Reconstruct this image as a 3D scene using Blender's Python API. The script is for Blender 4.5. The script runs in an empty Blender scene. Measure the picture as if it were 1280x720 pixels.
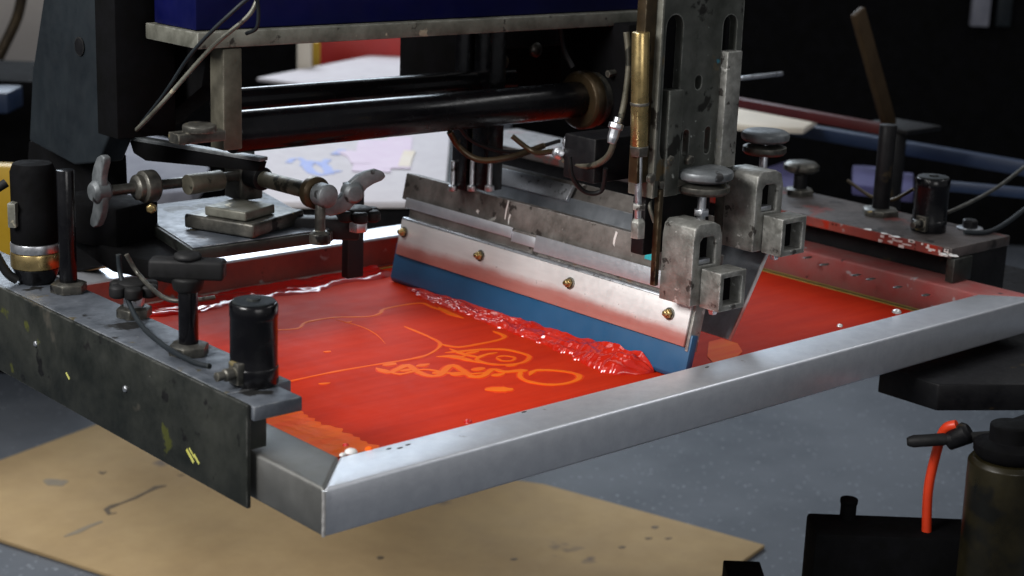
import bpy, bmesh, math, random
from mathutils import Vector as V, Matrix, noise
from mathutils.geometry import tessellate_polygon
R_ = random.Random(7)
S = bpy.context.scene
COL = S.collection
rad = math.radians

# ------------------------------------------------------------------ camera
CF = 2088.07                                    # focal length in photograph pixels (1280 wide)
CYAW, CPITCH, CROLL = 0.83590793, 0.25634559, 0.03758258
CC = V((-0.69316, -0.97058, 0.47357))
FW = V((math.cos(CPITCH)*math.cos(CYAW), math.cos(CPITCH)*math.sin(CYAW), -math.sin(CPITCH)))
_r = FW.cross(V((0, 0, 1))).normalized(); _u = _r.cross(FW)
RT = _r*math.cos(CROLL) + _u*math.sin(CROLL); UP = -_r*math.sin(CROLL) + _u*math.cos(CROLL)
cam_d = bpy.data.cameras.new('camera'); cam = bpy.data.objects.new('camera', cam_d); COL.objects.link(cam)
cam_d.sensor_width = 36; cam_d.lens = CF/1280*36; cam_d.clip_start = .02; cam_d.clip_end = 200
cam.matrix_world = Matrix(((RT.x, UP.x, -FW.x, CC.x), (RT.y, UP.y, -FW.y, CC.y), (RT.z, UP.z, -FW.z, CC.z), (0, 0, 0, 1)))
cam_d.dof.use_dof = True; cam_d.dof.focus_distance = 1.62; cam_d.dof.aperture_fstop = 7.5
S.camera = cam

def at(px, py, **k):                            # where the sight line of a photo pixel meets a real plane of the press
    d = FW + RT*((px-640)/CF) - UP*((py-360)/CF)
    (a, v), = k.items(); i = 'xyz'.index(a)
    return CC + d*((v-CC[i])/d[i])

# ------------------------------------------------------------------ world, lamps, exposure
Wd = bpy.data.worlds.new('World'); S.world = Wd; Wd.use_nodes = True
Wd.node_tree.nodes['Background'].inputs[0].default_value = (.93, .95, 1, 1)
Wd.node_tree.nodes['Background'].inputs[1].default_value = .21
def area(name, loc, target, sx, sy, power, col, spread=180):
    l = bpy.data.lights.new(name, 'AREA'); l.shape = 'RECTANGLE'; l.size = sx; l.size_y = sy; l.energy = power; l.color = col; l.spread = rad(spread)
    o = bpy.data.objects.new(name, l); COL.objects.link(o); o.location = loc
    o.rotation_euler = (V(target)-V(loc)).to_track_quat('-Z', 'Y').to_euler(); return o
area('window_lamp', (2.75, 4.2, 2.25), (.4, .2, 0), 3.2, 1.6, 22, (.76, .88, 1), 75)
area('rear_fill', (3.5, 2.5, 1.35), (.8, .1, 0), 2.2, .9, .6, (.82, .91, 1))  # added fill so the bar tops reflect along their whole length
area('side_fill', (-1.35, .15, 1.15), (.52, .33, 0), .8, .6, 9.0, (1, .98, .96), 80)  # added fill from the left for the squeegee plates and blade
area('front_fill', (-.25, -1.5, .55), (.3, 0, 0), .9, .4, 1.8, (1, .98, .97), 110)  # unseen fill added low in front for the near bar's face
area('overhead_fill', (-.7, 1.0, 1.75), (.45, .2, -.1), 1.2, 1.2, 14, (1, .99, .97))  # soft overhead fill added in place of ambient, fading to the right
area('edge_line_fill', (2.1, -.55, 1.75), (.6, .05, 0), 2.2, .22, 9, (1, 1, 1))  # added to draw the bright line along the front bar's edge
area('station_fill', (1.7, 3.7, 2.6), (1.4, 2.6, -.1), 1.6, .5, 18, (.95, .96, 1), 110)  # extra light put in to brighten the white pallets and beige panel
S.view_settings.view_transform = 'Standard'; S.view_settings.look = 'None'
S.view_settings.exposure = 0; S.view_settings.gamma = 1
S.render.engine = 'CYCLES'

# ------------------------------------------------------------------ mesh helpers
class MB:
    def __init__(s): s.bm = bmesh.new()
    def add(s, verts, faces):
        vs = [s.bm.verts.new(v) for v in verts]
        for f in faces:
            try: s.bm.faces.new([vs[i] for i in f])
            except ValueError: pass
        return s
    def box(s, x0, x1, y0, y1, z0, z1):
        return s.obox(V(((x0+x1)/2, (y0+y1)/2, (z0+z1)/2)), V((1, 0, 0)), V((0, 1, 0)), V((0, 0, 1)), abs(x1-x0)/2, abs(y1-y0)/2, abs(z1-z0)/2)
    def obox(s, c, ax, ay, az, hx, hy, hz):
        c = V(c)
        vs = [c+ax*(hx*i)+ay*(hy*j)+az*(hz*k) for i in (-1, 1) for j in (-1, 1) for k in (-1, 1)]
        return s.add(vs, [(0, 1, 3, 2), (4, 6, 7, 5), (0, 4, 5, 1), (2, 3, 7, 6), (0, 2, 6, 4), (1, 5, 7, 3)])
    def lathe(s, p, axis, prof, n=24):          # profile: (distance along axis, radius)
        p = V(p); a = V(axis).normalized(); b = a.orthogonal().normalized(); c = a.cross(b)
        vs = []; fs = []
        for t, r in prof:
            for k in range(n):
                q = 2*math.pi*k/n; vs.append(p+a*t+(b*math.cos(q)+c*math.sin(q))*max(r, 1e-5))
        for i in range(len(prof)-1):
            for k in range(n):
                fs.append((i*n+k, i*n+(k+1) % n, (i+1)*n+(k+1) % n, (i+1)*n+k))
        fs.append(tuple(range(n-1, -1, -1))); fs.append(tuple((len(prof)-1)*n+k for k in range(n)))
        return s.add(vs, fs)
    def cyl(s, p0, p1, r, r1=None, n=20):
        p0 = V(p0); p1 = V(p1); return s.lathe(p0, p1-p0, [(0, r), ((p1-p0).length, r if r1 is None else r1)], n)
    def tube(s, pts, r, n=8, sub=6):
        P = [V(p) for p in pts]; Q = []
        for i in range(len(P)-1):
            a = P[max(i-1, 0)]; b = P[i]; c = P[i+1]; d = P[min(i+2, len(P)-1)]
            for k in range(sub):
                t = k/sub
                Q.append(.5*((2*b)+(c-a)*t+(2*a-5*b+4*c-d)*t*t+(3*b-a-3*c+d)*t**3))
        Q.append(P[-1]); vs = []; fs = []
        b = (Q[1]-Q[0]).orthogonal().normalized()
        for i, q in enumerate(Q):
            t = (Q[min(i+1, len(Q)-1)]-Q[max(i-1, 0)]).normalized()
            b = (b-t*b.dot(t)).normalized(); c = t.cross(b)
            for k in range(n):
                w = 2*math.pi*k/n; vs.append(q+(b*math.cos(w)+c*math.sin(w))*r)
        for i in range(len(Q)-1):
            for k in range(n): fs.append((i*n+k, i*n+(k+1) % n, (i+1)*n+(k+1) % n, (i+1)*n+k))
        fs.append(tuple(range(n-1, -1, -1))); fs.append(tuple((len(Q)-1)*n+k for k in range(n)))
        return s.add(vs, fs)
    def prism(s, poly, o, ax, ay, az, lo, hi, holes=()):   # polygon (and holes) in the ax/ay plane, extruded along az
        o = V(o); loops = [list(poly)]+[list(h) for h in holes]
        flat = [q for l in loops for q in l]
        tris = tessellate_polygon([[V((q[0], q[1], 0)) for q in l] for l in loops]) if holes else None
        n = len(flat); vs = [o+ax*q[0]+ay*q[1]+az*lo for q in flat]+[o+ax*q[0]+ay*q[1]+az*hi for q in flat]
        fs = []
        if holes: fs += [tuple(t) for t in tris]+[tuple(i+n for i in reversed(t)) for t in tris]
        else: fs += [tuple(range(n)), tuple(range(2*n-1, n-1, -1))]
        k = 0
        for l in loops:
            m = len(l)
            for i in range(m): fs.append((k+i, k+(i+1) % m, n+k+(i+1) % m, n+k+i))
            k += m
        return s.add(vs, fs)
    def ribbon(s, pts, w, z0, z1):              # a flat stroke lying on a horizontal sheet
        P = [V(p) for p in pts]; L = []; Rr = []
        for i, q in enumerate(P):
            t = (P[min(i+1, len(P)-1)]-P[max(i-1, 0)]); t.z = 0; t.normalize(); m = V((-t.y, t.x, 0))
            ww = w[i] if isinstance(w, (list, tuple)) else w
            L.append(q+m*ww/2); Rr.append(q-m*ww/2)
        vs = []
        for a, b in zip(L, Rr): vs += [V((a.x, a.y, z1+len(vs)*1.2e-7)), V((b.x, b.y, z1+len(vs)*1.2e-7)), V((a.x, a.y, z0)), V((b.x, b.y, z0))]
        fs = []
        for i in range(len(P)-1):
            j = i*4; fs += [(j, j+4, j+5, j+1), (j, j+2, j+6, j+4), (j+1, j+5, j+7, j+3)]
        return s.add(vs, fs)
X, Y, Z = V((1, 0, 0)), V((0, 1, 0)), V((0, 0, 1))
BASE = {}
def tag(o, label=None, cat=None, group=None, kind=None):
    if label: o['label'] = label
    if cat: o['category'] = cat
    if group: o['group'] = group
    if kind: o['kind'] = kind
    return o
def thing(name, label, cat, loc, group=None):
    o = bpy.data.objects.new(name, None); COL.objects.link(o); o.location = loc; o.empty_display_size = .02
    BASE[o.name] = V(loc); return tag(o, label, cat, group)
def build(b, name, mat, parent=None, bevel=.0008, seg=2, origin=None, label=None, angle=35, recalc=True):
    bm = b.bm
    if recalc: bmesh.ops.recalc_face_normals(bm, faces=bm.faces)
    if bevel:
        es = [e for e in bm.edges if len(e.link_faces) == 2 and e.calc_face_angle(0) > rad(angle)]
        if es: bmesh.ops.bevel(bm, geom=es, offset=bevel, segments=seg, profile=.5, affect='EDGES', clamp_overlap=True)
    if parent is not None: base = BASE[parent.name]
    elif origin is not None: base = V(origin)
    else:
        c = [v.co for v in bm.verts]
        base = V(((min(v.x for v in c)+max(v.x for v in c))/2, (min(v.y for v in c)+max(v.y for v in c))/2, min(v.z for v in c)))
    bmesh.ops.translate(bm, verts=bm.verts, vec=-base)
    me = bpy.data.meshes.new(name); bm.to_mesh(me); bm.free()
    me.materials.append(mat)
    for p in me.polygons: p.use_smooth = True
    me.set_sharp_from_angle(angle=rad(40))
    o = bpy.data.objects.new(name, me); COL.objects.link(o); BASE[o.name] = base
    if parent is not None: o.parent = parent
    else: o.location = base
    if label: o['label'] = label
    return o
def copies(o, offs):                            # alike parts sharing one mesh
    for d in offs:
        c = o.copy(); COL.objects.link(c); c.location = V(o.location)+V(d); c.parent = o.parent; BASE[c.name] = BASE[o.name]
        for ch in o.children:
            g = ch.copy(); COL.objects.link(g); g.parent = c

# ------------------------------------------------------------------ materials
def mat(name):
    m = bpy.data.materials.new(name); m.use_nodes = True; nt = m.node_tree; nt.nodes.clear()
    out = nt.nodes.new('ShaderNodeOutputMaterial'); p = nt.nodes.new('ShaderNodeBsdfPrincipled')
    nt.links.new(p.outputs[0], out.inputs[0]); return m, nt, p
def N(nt, t, **k):
    n = nt.nodes.new(t)
    for a, b in k.items(): setattr(n, a, b)
    return n
def ramp(nt, src, stops):
    r = N(nt, 'ShaderNodeValToRGB'); e = r.color_ramp.elements
    while len(e) < len(stops): e.new(.5)
    for i, (p, c) in enumerate(stops):
        e[i].position = p; e[i].color = (c[0], c[1], c[2], 1) if hasattr(c, '__len__') else (c, c, c, 1)
    nt.links.new(src, r.inputs[0]); return r.outputs[0]
def mix(nt, fac, a, b):
    m = N(nt, 'ShaderNodeMix', data_type='RGBA')
    for s, v in ((0, fac), (6, a), (7, b)):
        if isinstance(v, bpy.types.NodeSocket): nt.links.new(v, m.inputs[s])
        elif s == 0: m.inputs[0].default_value = v
        else: m.inputs[s].default_value = (*v, 1)
    return m.outputs[2]
def coord(nt, scale=(1, 1, 1)):
    tc = N(nt, 'ShaderNodeTexCoord'); mp = N(nt, 'ShaderNodeMapping'); mp.inputs['Scale'].default_value = scale
    nt.links.new(tc.outputs['Object'], mp.inputs[0]); return mp.outputs[0]
def noise_tex(nt, vec, scale, detail=5, rough=.6):
    n = N(nt, 'ShaderNodeTexNoise'); n.inputs['Scale'].default_value = scale; n.inputs['Detail'].default_value = detail
    n.inputs['Roughness'].default_value = rough; nt.links.new(vec, n.inputs['Vector']); return n.outputs[0]
def bump(nt, p, h, strength, dist=.001):
    b = N(nt, 'ShaderNodeBump'); b.inputs['Strength'].default_value = strength; b.inputs['Distance'].default_value = dist
    nt.links.new(h, b.inputs['Height']); nt.links.new(b.outputs[0], p.inputs['Normal'])
def worn(name, c0, c1, metallic, r0, r1, scale=30, spots=(), brush=None, bumps=.25, spec=.5, edge=None):
    """metal or paint mottled between two colours; spots: (colour, scale, threshold) splashes of ink"""
    m, nt, p = mat(name); vec = coord(nt)
    n1 = noise_tex(nt, vec, scale, 7, .65); n2 = noise_tex(nt, vec, scale*4.3, 4, .6)
    col = mix(nt, ramp(nt, n1, [(.36, 0), (.66, 1)]), c0, c1)
    for i, (c, sc, th) in enumerate(spots):
        off = N(nt, 'ShaderNodeVectorMath', operation='ADD'); off.inputs[1].default_value = (3.1*i+1.7, 5.3*i, 2.9*i); nt.links.new(vec, off.inputs[0])
        n = noise_tex(nt, off.outputs[0], sc, 4, .55)
        col = mix(nt, ramp(nt, n, [(th, 0), (th+.035, 1)]), col, c)
    if edge:
        bv = N(nt, 'ShaderNodeBevel', samples=4); bv.inputs['Radius'].default_value = .0028
        ge = N(nt, 'ShaderNodeNewGeometry'); dt = N(nt, 'ShaderNodeVectorMath', operation='DOT_PRODUCT')
        nt.links.new(bv.outputs[0], dt.inputs[0]); nt.links.new(ge.outputs['Normal'], dt.inputs[1])
        e1 = ramp(nt, dt.outputs['Value'], [(.80, 1), (.97, 0)]); e2 = ramp(nt, n2, [(.40, 0), (.58, 1)])
        mm = N(nt, 'ShaderNodeMath', operation='MULTIPLY'); nt.links.new(e1, mm.inputs[0]); nt.links.new(e2, mm.inputs[1])
        col = mix(nt, mm.outputs[0], col, edge)
    nt.links.new(col, p.inputs['Base Color']); p.inputs['Metallic'].default_value = metallic
    p.inputs['Specular IOR Level'].default_value = spec
    rr = ramp(nt, n2, [(.3, r0), (.7, r1)]); nt.links.new(rr, p.inputs['Roughness'])
    h = n2
    if brush:
        h = noise_tex(nt, coord(nt, brush), 60, 3, .6)
    bump(nt, p, h, bumps, .0006); return m
WHT = (.55, .56, .55)
M = {}
M['alu'] = worn('brushed_aluminium', (.64, .665, .715), (.73, .755, .80), .74, .28, .40, 70, [((.40, .40, .41), 60, .73), ((.5, .42, .4), 44, .77)], (1.2, 90, 90), .16)
M['alu_y'] = worn('shaded_stained_aluminium', (.15, .15, .14), (.22, .22, .21), .7, .36, .5, 9, [((.08, .08, .075), 14, .66), ((.36, .27, .25), 40, .74)], (60, 1.2, 60), .25)  # base tone darkened for the holder's shade, with stain spots over it
M['alu_red'] = worn('ink_stained_aluminium', (.30, .075, .055), (.20, .06, .055), .35, .32, .6, 22, [((.36, .30, .29), 30, .63), ((.05, .015, .012), 55, .66), ((.42, .035, .015), 17, .62)], None, .5)
M['alu_grey'] = worn('dusty_stained_aluminium', (.34, .075, .07), (.30, .13, .12), .2, .4, .65, 25, [((.07, .03, .03), 60, .68), ((.4, .37, .38), 35, .66)], None, .4)
def plate_material():
    m, nt, p = mat('squeegee_plate_aluminium'); vec = coord(nt)
    n1 = noise_tex(nt, coord(nt, (1, .15, 1)), 60, 5, .65); n2 = noise_tex(nt, vec, 130, 4, .6); n3 = noise_tex(nt, coord(nt, (1, .4, 1)), 24, 5, .6)
    col = mix(nt, ramp(nt, n1, [(.3, 0), (.7, 1)]), (.68, .67, .66), (.82, .81, .80))
    sp = N(nt, 'ShaderNodeSeparateXYZ'); nt.links.new(vec, sp.inputs[0])
    ad = N(nt, 'ShaderNodeMath', operation='MULTIPLY_ADD'); nt.links.new(n3, ad.inputs[0]); ad.inputs[1].default_value = .016; nt.links.new(sp.outputs[2], ad.inputs[2])
    st = ramp(nt, ad.outputs[0], [(.0540, .92), (.0615, 0)])
    col = mix(nt, st, col, mix(nt, ramp(nt, n1, [(.3, 0), (.7, 1)]), (.47, .15, .12), (.52, .22, .18)))
    col = mix(nt, ramp(nt, n2, [(.66, 0), (.72, .7)]), col, (.30, .27, .25))
    nt.links.new(col, p.inputs['Base Color']); p.inputs['Metallic'].default_value = .4
    nt.links.new(ramp(nt, n2, [(.3, .34), (.7, .5)]), p.inputs['Roughness']); bump(nt, p, n1, .2, .0006); return m
M['plate'] = plate_material()

M['beam'] = worn('dirty_grey_bar', (.10, .09, .08), (.22, .20, .185), .4, .42, .65, 30, [((.45, .43, .40), 42, .66), ((.04, .034, .03), 45, .62), ((.16, .09, .05), 20, .64)], None, .6, .4, (.38, .37, .36))
M['clamp'] = worn('dull_zinc_casting', (.15, .15, .135), (.36, .36, .335), .55, .36, .6, 40, [((.60, .60, .57), 80, .66), ((.06, .055, .05), 60, .61), ((.36, .35, .10), 33, .68)], None, .8, .4, (.66, .66, .63))
M['green'] = worn('dark_green_painted_steel', (.007, .009, .008), (.030, .032, .027), .15, .34, .6, 13, [((.06, .065, .015), 23, .66), ((.28, .29, .26), 130, .75), ((.005, .005, .005), 30, .62), ((.055, .05, .04), 11, .66)], None, .5, .4, (.12, .12, .11))
M['greentop'] = worn('worn_steel_top', (.06, .07, .085), (.14, .155, .18), .35, .36, .6, 22, [((.02, .02, .02), 26, .60), ((.33, .34, .34), 80, .70), ((.10, .085, .05), 40, .66)], None, .5, .4, (.36, .37, .38))
M['slate'] = worn('slate_painted_steel', (.006, .009, .012), (.012, .017, .021), 0, .5, .7, 12, [((.06, .065, .05), 60, .74)], None, .2, .3, (.05, .055, .05))
M['grey_plate'] = worn('grey_green_plate', (.035, .038, .032), (.095, .10, .09), .4, .38, .6, 18, [((.30, .32, .30), 90, .69), ((.04, .2, .28), 60, .72), ((.012, .012, .010), 30, .60), ((.10, .075, .04), 24, .68)], None, .6, .4, (.26, .27, .25))
M['black'] = worn('black_steel', (.003, .003, .004), (.008, .008, .009), 0, .4, .6, 30, [((.06, .06, .06), 140, .76), ((.03, .022, .012), 30, .68)], None, .35, .2, (.035, .035, .033))
M['gloss'] = worn('glossy_black', (.003, .003, .004), (.006, .006, .007), 0, .12, .3, 20, [((.12, .11, .10), 120, .75), ((.03, .024, .014), 28, .66)], None, .2, .35, (.03, .03, .03))
M['rail'] = worn('black_oxide_rail', (.003, .003, .004), (.006, .006, .007), 0, .16, .3, 25, (), None, .1, .22)
M['void'] = worn('matt_black_paint', (.003, .003, .003), (.005, .005, .006), 0, .7, .9, 30, (), None, .1, .06)
M['rubber'] = worn('black_rubber', (.005, .005, .005), (.010, .010, .011), 0, .5, .7, 40, (), None, .2, .25)
M['bronze'] = worn('brown_oiled_steel', (.062, .042, .020), (.026, .018, .010), .5, .32, .5, 28, [((.26, .22, .17), 60, .70), ((.008, .007, .006), 35, .62)], None, .5, .4, (.24, .20, .13))
M['brass'] = worn('brass', (.58, .44, .20), (.36, .26, .11), .9, .22, .36, 25, [((.2, .13, .05), 50, .70)], None, .08)
M['steel'] = worn('bright_steel', (.5, .52, .55), (.64, .66, .7), .9, .24, .42, 40, [((.15, .14, .13), 60, .67)], None, .2)
M['iron'] = worn('oily_iron', (.04, .04, .036), (.12, .115, .10), .6, .32, .52, 45, [((.30, .24, .11), 60, .67), ((.010, .010, .010), 40, .59)], None, .5, .4, (.34, .32, .26))
M['wing'] = worn('pale_grey_casting', (.09, .10, .105), (.20, .215, .225), .35, .38, .6, 40, [((.03, .03, .03), 40, .62), ((.16, .12, .06), 50, .68)], None, .4, .4, (.42, .44, .44))
M['navy'] = worn('navy_paint', (.001, .002, .030), (.002, .003, .045), 0, .4, .6, 14, (), None, .1, .15)
M['lip'] = worn('grey_olive_edge', (.085, .085, .068), (.19, .19, .16), .35, .4, .6, 30, [((.42, .38, .28), 60, .68), ((.025, .022, .018), 38, .61)], None, .5, .4, (.34, .34, .31))
M['olive'] = worn('olive_bar', (.07, .066, .048), (.14, .13, .10), .4, .4, .6, 30, [((.02, .02, .015), 34, .58)], None, .4, .4, (.26, .25, .2))
M['blue'] = worn('blue_urethane', (.013, .078, .175), (.017, .092, .205), 0, .36, .5, 10, (), (1, 6, 1), .12)
M['red_panel'] = worn('red_paint', (.42, .012, .010), (.5, .02, .014), 0, .4, .5, 10, (), None, .05)
M['dim_brown'] = worn('dim_brown_steel', (.030, .018, .008), (.045, .028, .013), 0, .5, .7, 20, (), None, .2, .2)
M['dark_red'] = worn('dark_red_paint', (.045, .002, .003), (.065, .003, .003), 0, .4, .5, 10, (), None, .05)
M['white'] = worn('white_cloth', (.60, .575, .61), (.66, .64, .67), 0, .8, .9, 30, (), None, .2)
M['grey_cloth'] = worn('grey_cloth', (.15, .155, .19), (.22, .225, .26), 0, .8, .9, 14, (), (1, 8, 1), .3)
M['cream'] = worn('cream_board', (.62, .56, .46), (.68, .62, .52), 0, .6, .7, 12, (), None, .1)
M['pale_blue'] = worn('pale_blue_board', (.008, .020, .054), (.012, .028, .07), 0, .4, .55, 10, (), None, .05)
M['lilac'] = worn('lilac_cloth', (.055, .052, .15), (.08, .078, .19), 0, .8, .9, 12, (), None, .1)
M['beige'] = worn('beige_wall', (.62, .56, .50), (.68, .62, .56), 0, .7, .8, 5, (), None, .05)
M['yellow'] = worn('yellow_plastic', (.50, .30, .012), (.58, .36, .02), 0, .4, .5, 12, (), None, .05)
M['orange'] = worn('orange_hose', (.75, .055, .012), (.62, .04, .01), 0, .32, .45, 30, (), None, .05)
M['wood'] = worn('brown_board', (.16, .08, .03), (.22, .12, .05), 0, .5, .7, 14, (), None, .1)
M['tank'] = worn('murky_tank', (.007, .006, .003), (.026, .021, .008), 0, .25, .4, 9, [((.005, .005, .004), 9, .5)], None, .1, .3)
M['strip_black'] = worn('black_tape', (.012, .010, .008), (.02, .018, .012), 0, .3, .5, 40, (), None, .1)
M['strip_yellow'] = worn('yellow_glue', (.34, .27, .05), (.42, .36, .12), 0, .35, .5, 60, (), None, .3)
M['print_blue'] = worn('pale_blue_print', (.40, .48, .82), (.46, .54, .86), 0, .8, .9, 30, (), None, .05)
M['print_pink'] = worn('pale_pink_print', (.74, .62, .76), (.78, .68, .80), 0, .8, .9, 30, (), None, .05)
M['print_gold'] = worn('pale_gold_print', (.80, .72, .60), (.82, .76, .68), 0, .8, .9, 30, (), None, .05)
M['weld'] = worn('weld_bead', (.62, .60, .57), (.75, .74, .72), .7, .3, .5, 60, [((.25, .2, .17), 60, .64)], None, .6)
M['teal'] = worn('teal_ink', (.02, .35, .40), (.05, .45, .5), 0, .4, .5, 60, (), None, .2)
M['ochre'] = worn('dried_yellow_ink', (.42, .40, .05), (.5, .5, .16), 0, .4, .6, 60, (), None, .3)
M['white_ink'] = worn('dried_white_ink', (.62, .60, .57), (.72, .7, .68), 0, .4, .6, 60, (), None, .3)

# wet red ink over the screen mesh
def ink_material(name, c0, c1, rough, coat=.0):
    m, nt, p = mat(name); vec = coord(nt)
    n1 = noise_tex(nt, coord(nt, (.25, 2.2, 1)), 16, 6, .65); n2 = noise_tex(nt, vec, 900, 2, .5); n3 = noise_tex(nt, vec, 55, 5, .6)
    col = mix(nt, ramp(nt, n1, [(.35, 0), (.68, 1)]), c0, c1)
    nt.links.new(col, p.inputs['Base Color'])
    nt.links.new(ramp(nt, n3, [(.3, rough*.92), (.75, rough*1.12)]), p.inputs['Roughness'])
    p.inputs['Coat Weight'].default_value = coat; p.inputs['IOR'].default_value = 1.5 if coat else 1.24; p.inputs['Specular IOR Level'].default_value = .12 if not coat else .5; p.inputs['Coat Roughness'].default_value = .08
    ad = N(nt, 'ShaderNodeMath', operation='ADD'); nt.links.new(n3, ad.inputs[0]); nt.links.new(n2, ad.inputs[1])
    bump(nt, p, ad.outputs[0], .10, .0006); return m
M['ink_film'] = ink_material('red_ink_film', (.60, .034, .008), (.49, .022, .006), .58)
M['ink_wet'] = ink_material('wet_red_ink', (.55, .012, .008), (.42, .006, .006), .10, .6)
M['ink_bead'] = ink_material('thick_red_ink', (.58, .022, .007), (.46, .012, .006), .12, .5)
M['ink_orange'] = ink_material('thin_orange_ink', (.92, .17, .008), (.86, .07, .008), .45)
M['stencil'] = ink_material('orange_stencil', (.86, .165, .010), (.80, .115, .009), .52)
M['stencil_soft'] = ink_material('thin_orange_edge', (.77, .058, .009), (.71, .042, .008), .52)

def floor_material():
    m, nt, p = mat('speckled_blue_grey_floor'); vec = coord(nt)
    n1 = noise_tex(nt, vec, 2.2, 6, .6); n2 = noise_tex(nt, vec, 60, 5, .7)
    col = mix(nt, ramp(nt, n1, [(.38, 0), (.62, 1)]), (.068, .080, .098), (.125, .14, .162))
    v = N(nt, 'ShaderNodeTexVoronoi'); v.inputs['Scale'].default_value = 78; dv = N(nt, 'ShaderNodeVectorMath', operation='MULTIPLY_ADD'); nt.links.new(n2, dv.inputs[0]); dv.inputs[1].default_value = (.03, .03, .03); nt.links.new(vec, dv.inputs[2]); nt.links.new(dv.outputs[0], v.inputs['Vector'])
    sel = N(nt, 'ShaderNodeMath', operation='LESS_THAN'); sel.inputs[1].default_value = .26; nt.links.new(v.outputs['Distance'], sel.inputs[0])
    hue = N(nt, 'ShaderNodeSeparateColor'); nt.links.new(v.outputs['Color'], hue.inputs[0])
    s2 = N(nt, 'ShaderNodeMath', operation='GREATER_THAN'); s2.inputs[1].default_value = .62; nt.links.new(hue.outputs[0], s2.inputs[0])
    mu = N(nt, 'ShaderNodeMath', operation='MULTIPLY'); nt.links.new(sel.outputs[0], mu.inputs[0]); nt.links.new(s2.outputs[0], mu.inputs[1])
    fleck = mix(nt, hue.outputs[1], (.13, .15, .18), (.25, .275, .30))
    col = mix(nt, mu.outputs[0], col, fleck)
    col = mix(nt, ramp(nt, n2, [(.60, 0), (.72, .8)]), col, (.09, .10, .12))
    nt.links.new(col, p.inputs['Base Color']); p.inputs['Roughness'].default_value = .62
    bump(nt, p, n2, .3, .002); return m
M['floor'] = floor_material()
M['holder_top'] = worn('inky_holder_plate', (.045, .038, .036), (.10, .085, .082), .3, .42, .65, 24, [((.14, .04, .035), 18, .60), ((.32, .30, .29), 50, .71), ((.02, .017, .016), 40, .63)], None, .6, .4, (.2, .18, .17))
M['flood'] = worn('flood_bar_steel', (.17, .185, .205), (.28, .30, .325), .5, .34, .5, 26, [((.06, .06, .06), 30, .64), ((.45, .46, .46), 70, .72)], None, .3, .4, (.5, .5, .5))
M['card'] = worn('brown_cardboard', (.40, .275, .135), (.54, .385, .195), 0, .75, .9, 3.5, [((.20, .16, .13), 5, .66), ((.30, .30, .32), 9, .70)], None, .1)
M['card_mark'] = worn('dark_ink_mark', (.10, .075, .05), (.17, .125, .075), 0, .6, .8, 90, (), None, .1)
M['card_mark2'] = worn('grey_ink_mark', (.27, .23, .17), (.34, .28, .19), 0, .7, .8, 60, (), None, .1)

# ================================================================== the setting
FZ = -.60
f = MB().box(-6, 12, -6, 14, FZ-.1, FZ); tag(build(f, 'floor', M['floor'], bevel=0), kind='structure')
w = MB().box(-6, 12, 9.0, 9.2, FZ, 3.4); tag(build(w, 'back_wall', M['black'], bevel=0), kind='structure')
w = MB().box(9.0, 9.2, -6, 8.99, FZ, 3.4); tag(build(w, 'side_wall', M['black'], bevel=0), kind='structure')

def zp(px, py, z): return at(px, py, z=z)
# cardboard sheet on the floor
ct = thing('cardboard_sheet', 'flat brown cardboard sheet lying on the grey floor under the screen frame', 'cardboard', zp(560, 640, FZ))
cz = FZ+.007
corner = [zp(956, 681, cz), zp(680, 605, cz), zp(127, 528, cz), zp(-40, 590, cz), zp(-30, 664, cz), zp(140, 719, cz), zp(300, 790, cz), zp(780, 806, cz)]
b = MB().prism([(q.x, q.y) for q in corner], (0, 0, 0), X, Y, Z, FZ+.001, cz); build(b, 'sheet', M['card'], ct, .0006)
def stain(pts, ws, m):
    b = MB().ribbon([zp(x, y, cz) for x, y in pts], ws, cz, cz+.0006); return build(b, 'ink_stain', m, ct, 0)
stain([(208, 607), (196, 609), (182, 616), (168, 623), (152, 629), (140, 633), (133, 637), (137, 643), (146, 641)], [.004, .012, .006, .008, .005, .012, .009, .008, .002], M['card_mark'])
stain([(128, 652), (112, 658), (95, 666), (80, 671)], [.006, .009, .012, .003], M['card_mark2'])
stain([(124, 590), (128, 592), (133, 590)], [.004, .01, .003], M['card_mark'])
stain([(56, 600), (66, 603), (76, 604), (84, 601)], [.01, .03, .03, .008], M['card_mark2'])
for (x, y, r) in ((818, 659, .011), (810, 673, .006), (835, 673, .006), (777, 684, .008), (475, 697, .012), (226, 594, .005), (642, 699, .007)):
    stain([(x-4, y), (x-1, y+.6), (x+2, y), (x+5, y-.4)], [r*.3, r, r*.9, r*.2], M['card_mark'])

# ================================================================== screen frame
W, D, BW, H = 1.0, .696, .05, .04
sf = thing('printing_screen', 'silver aluminium printing screen frame with red inked mesh and orange stencil lines', 'screen frame', (0, 0, -H))
g = .0003
b = MB().prism([(0, 0), (W, 0), (W-BW, BW), (BW, BW)], (0, 0, 0), X, Y, Z, -H, 0); build(b, 'frame_bar', M['alu'], sf, .0028, 3)
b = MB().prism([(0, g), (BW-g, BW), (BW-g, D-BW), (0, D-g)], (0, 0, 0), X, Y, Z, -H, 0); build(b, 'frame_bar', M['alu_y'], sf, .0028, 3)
b = MB().prism([(g, D), (BW, D-BW+g), (W-BW, D-BW+g), (W-g, D)], (0, 0, 0), X, Y, Z, -H, 0); build(b, 'frame_bar', M['alu'], sf, .0028, 3, label='back frame bar with dark red ink down its inner face')
b = MB().box(BW+.002, W-BW-.002, D-BW-.0006, D-BW+.0001, -H+.004, -.0025); build(b, 'ink_stain', M['alu_red'], sf, 0)
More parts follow.
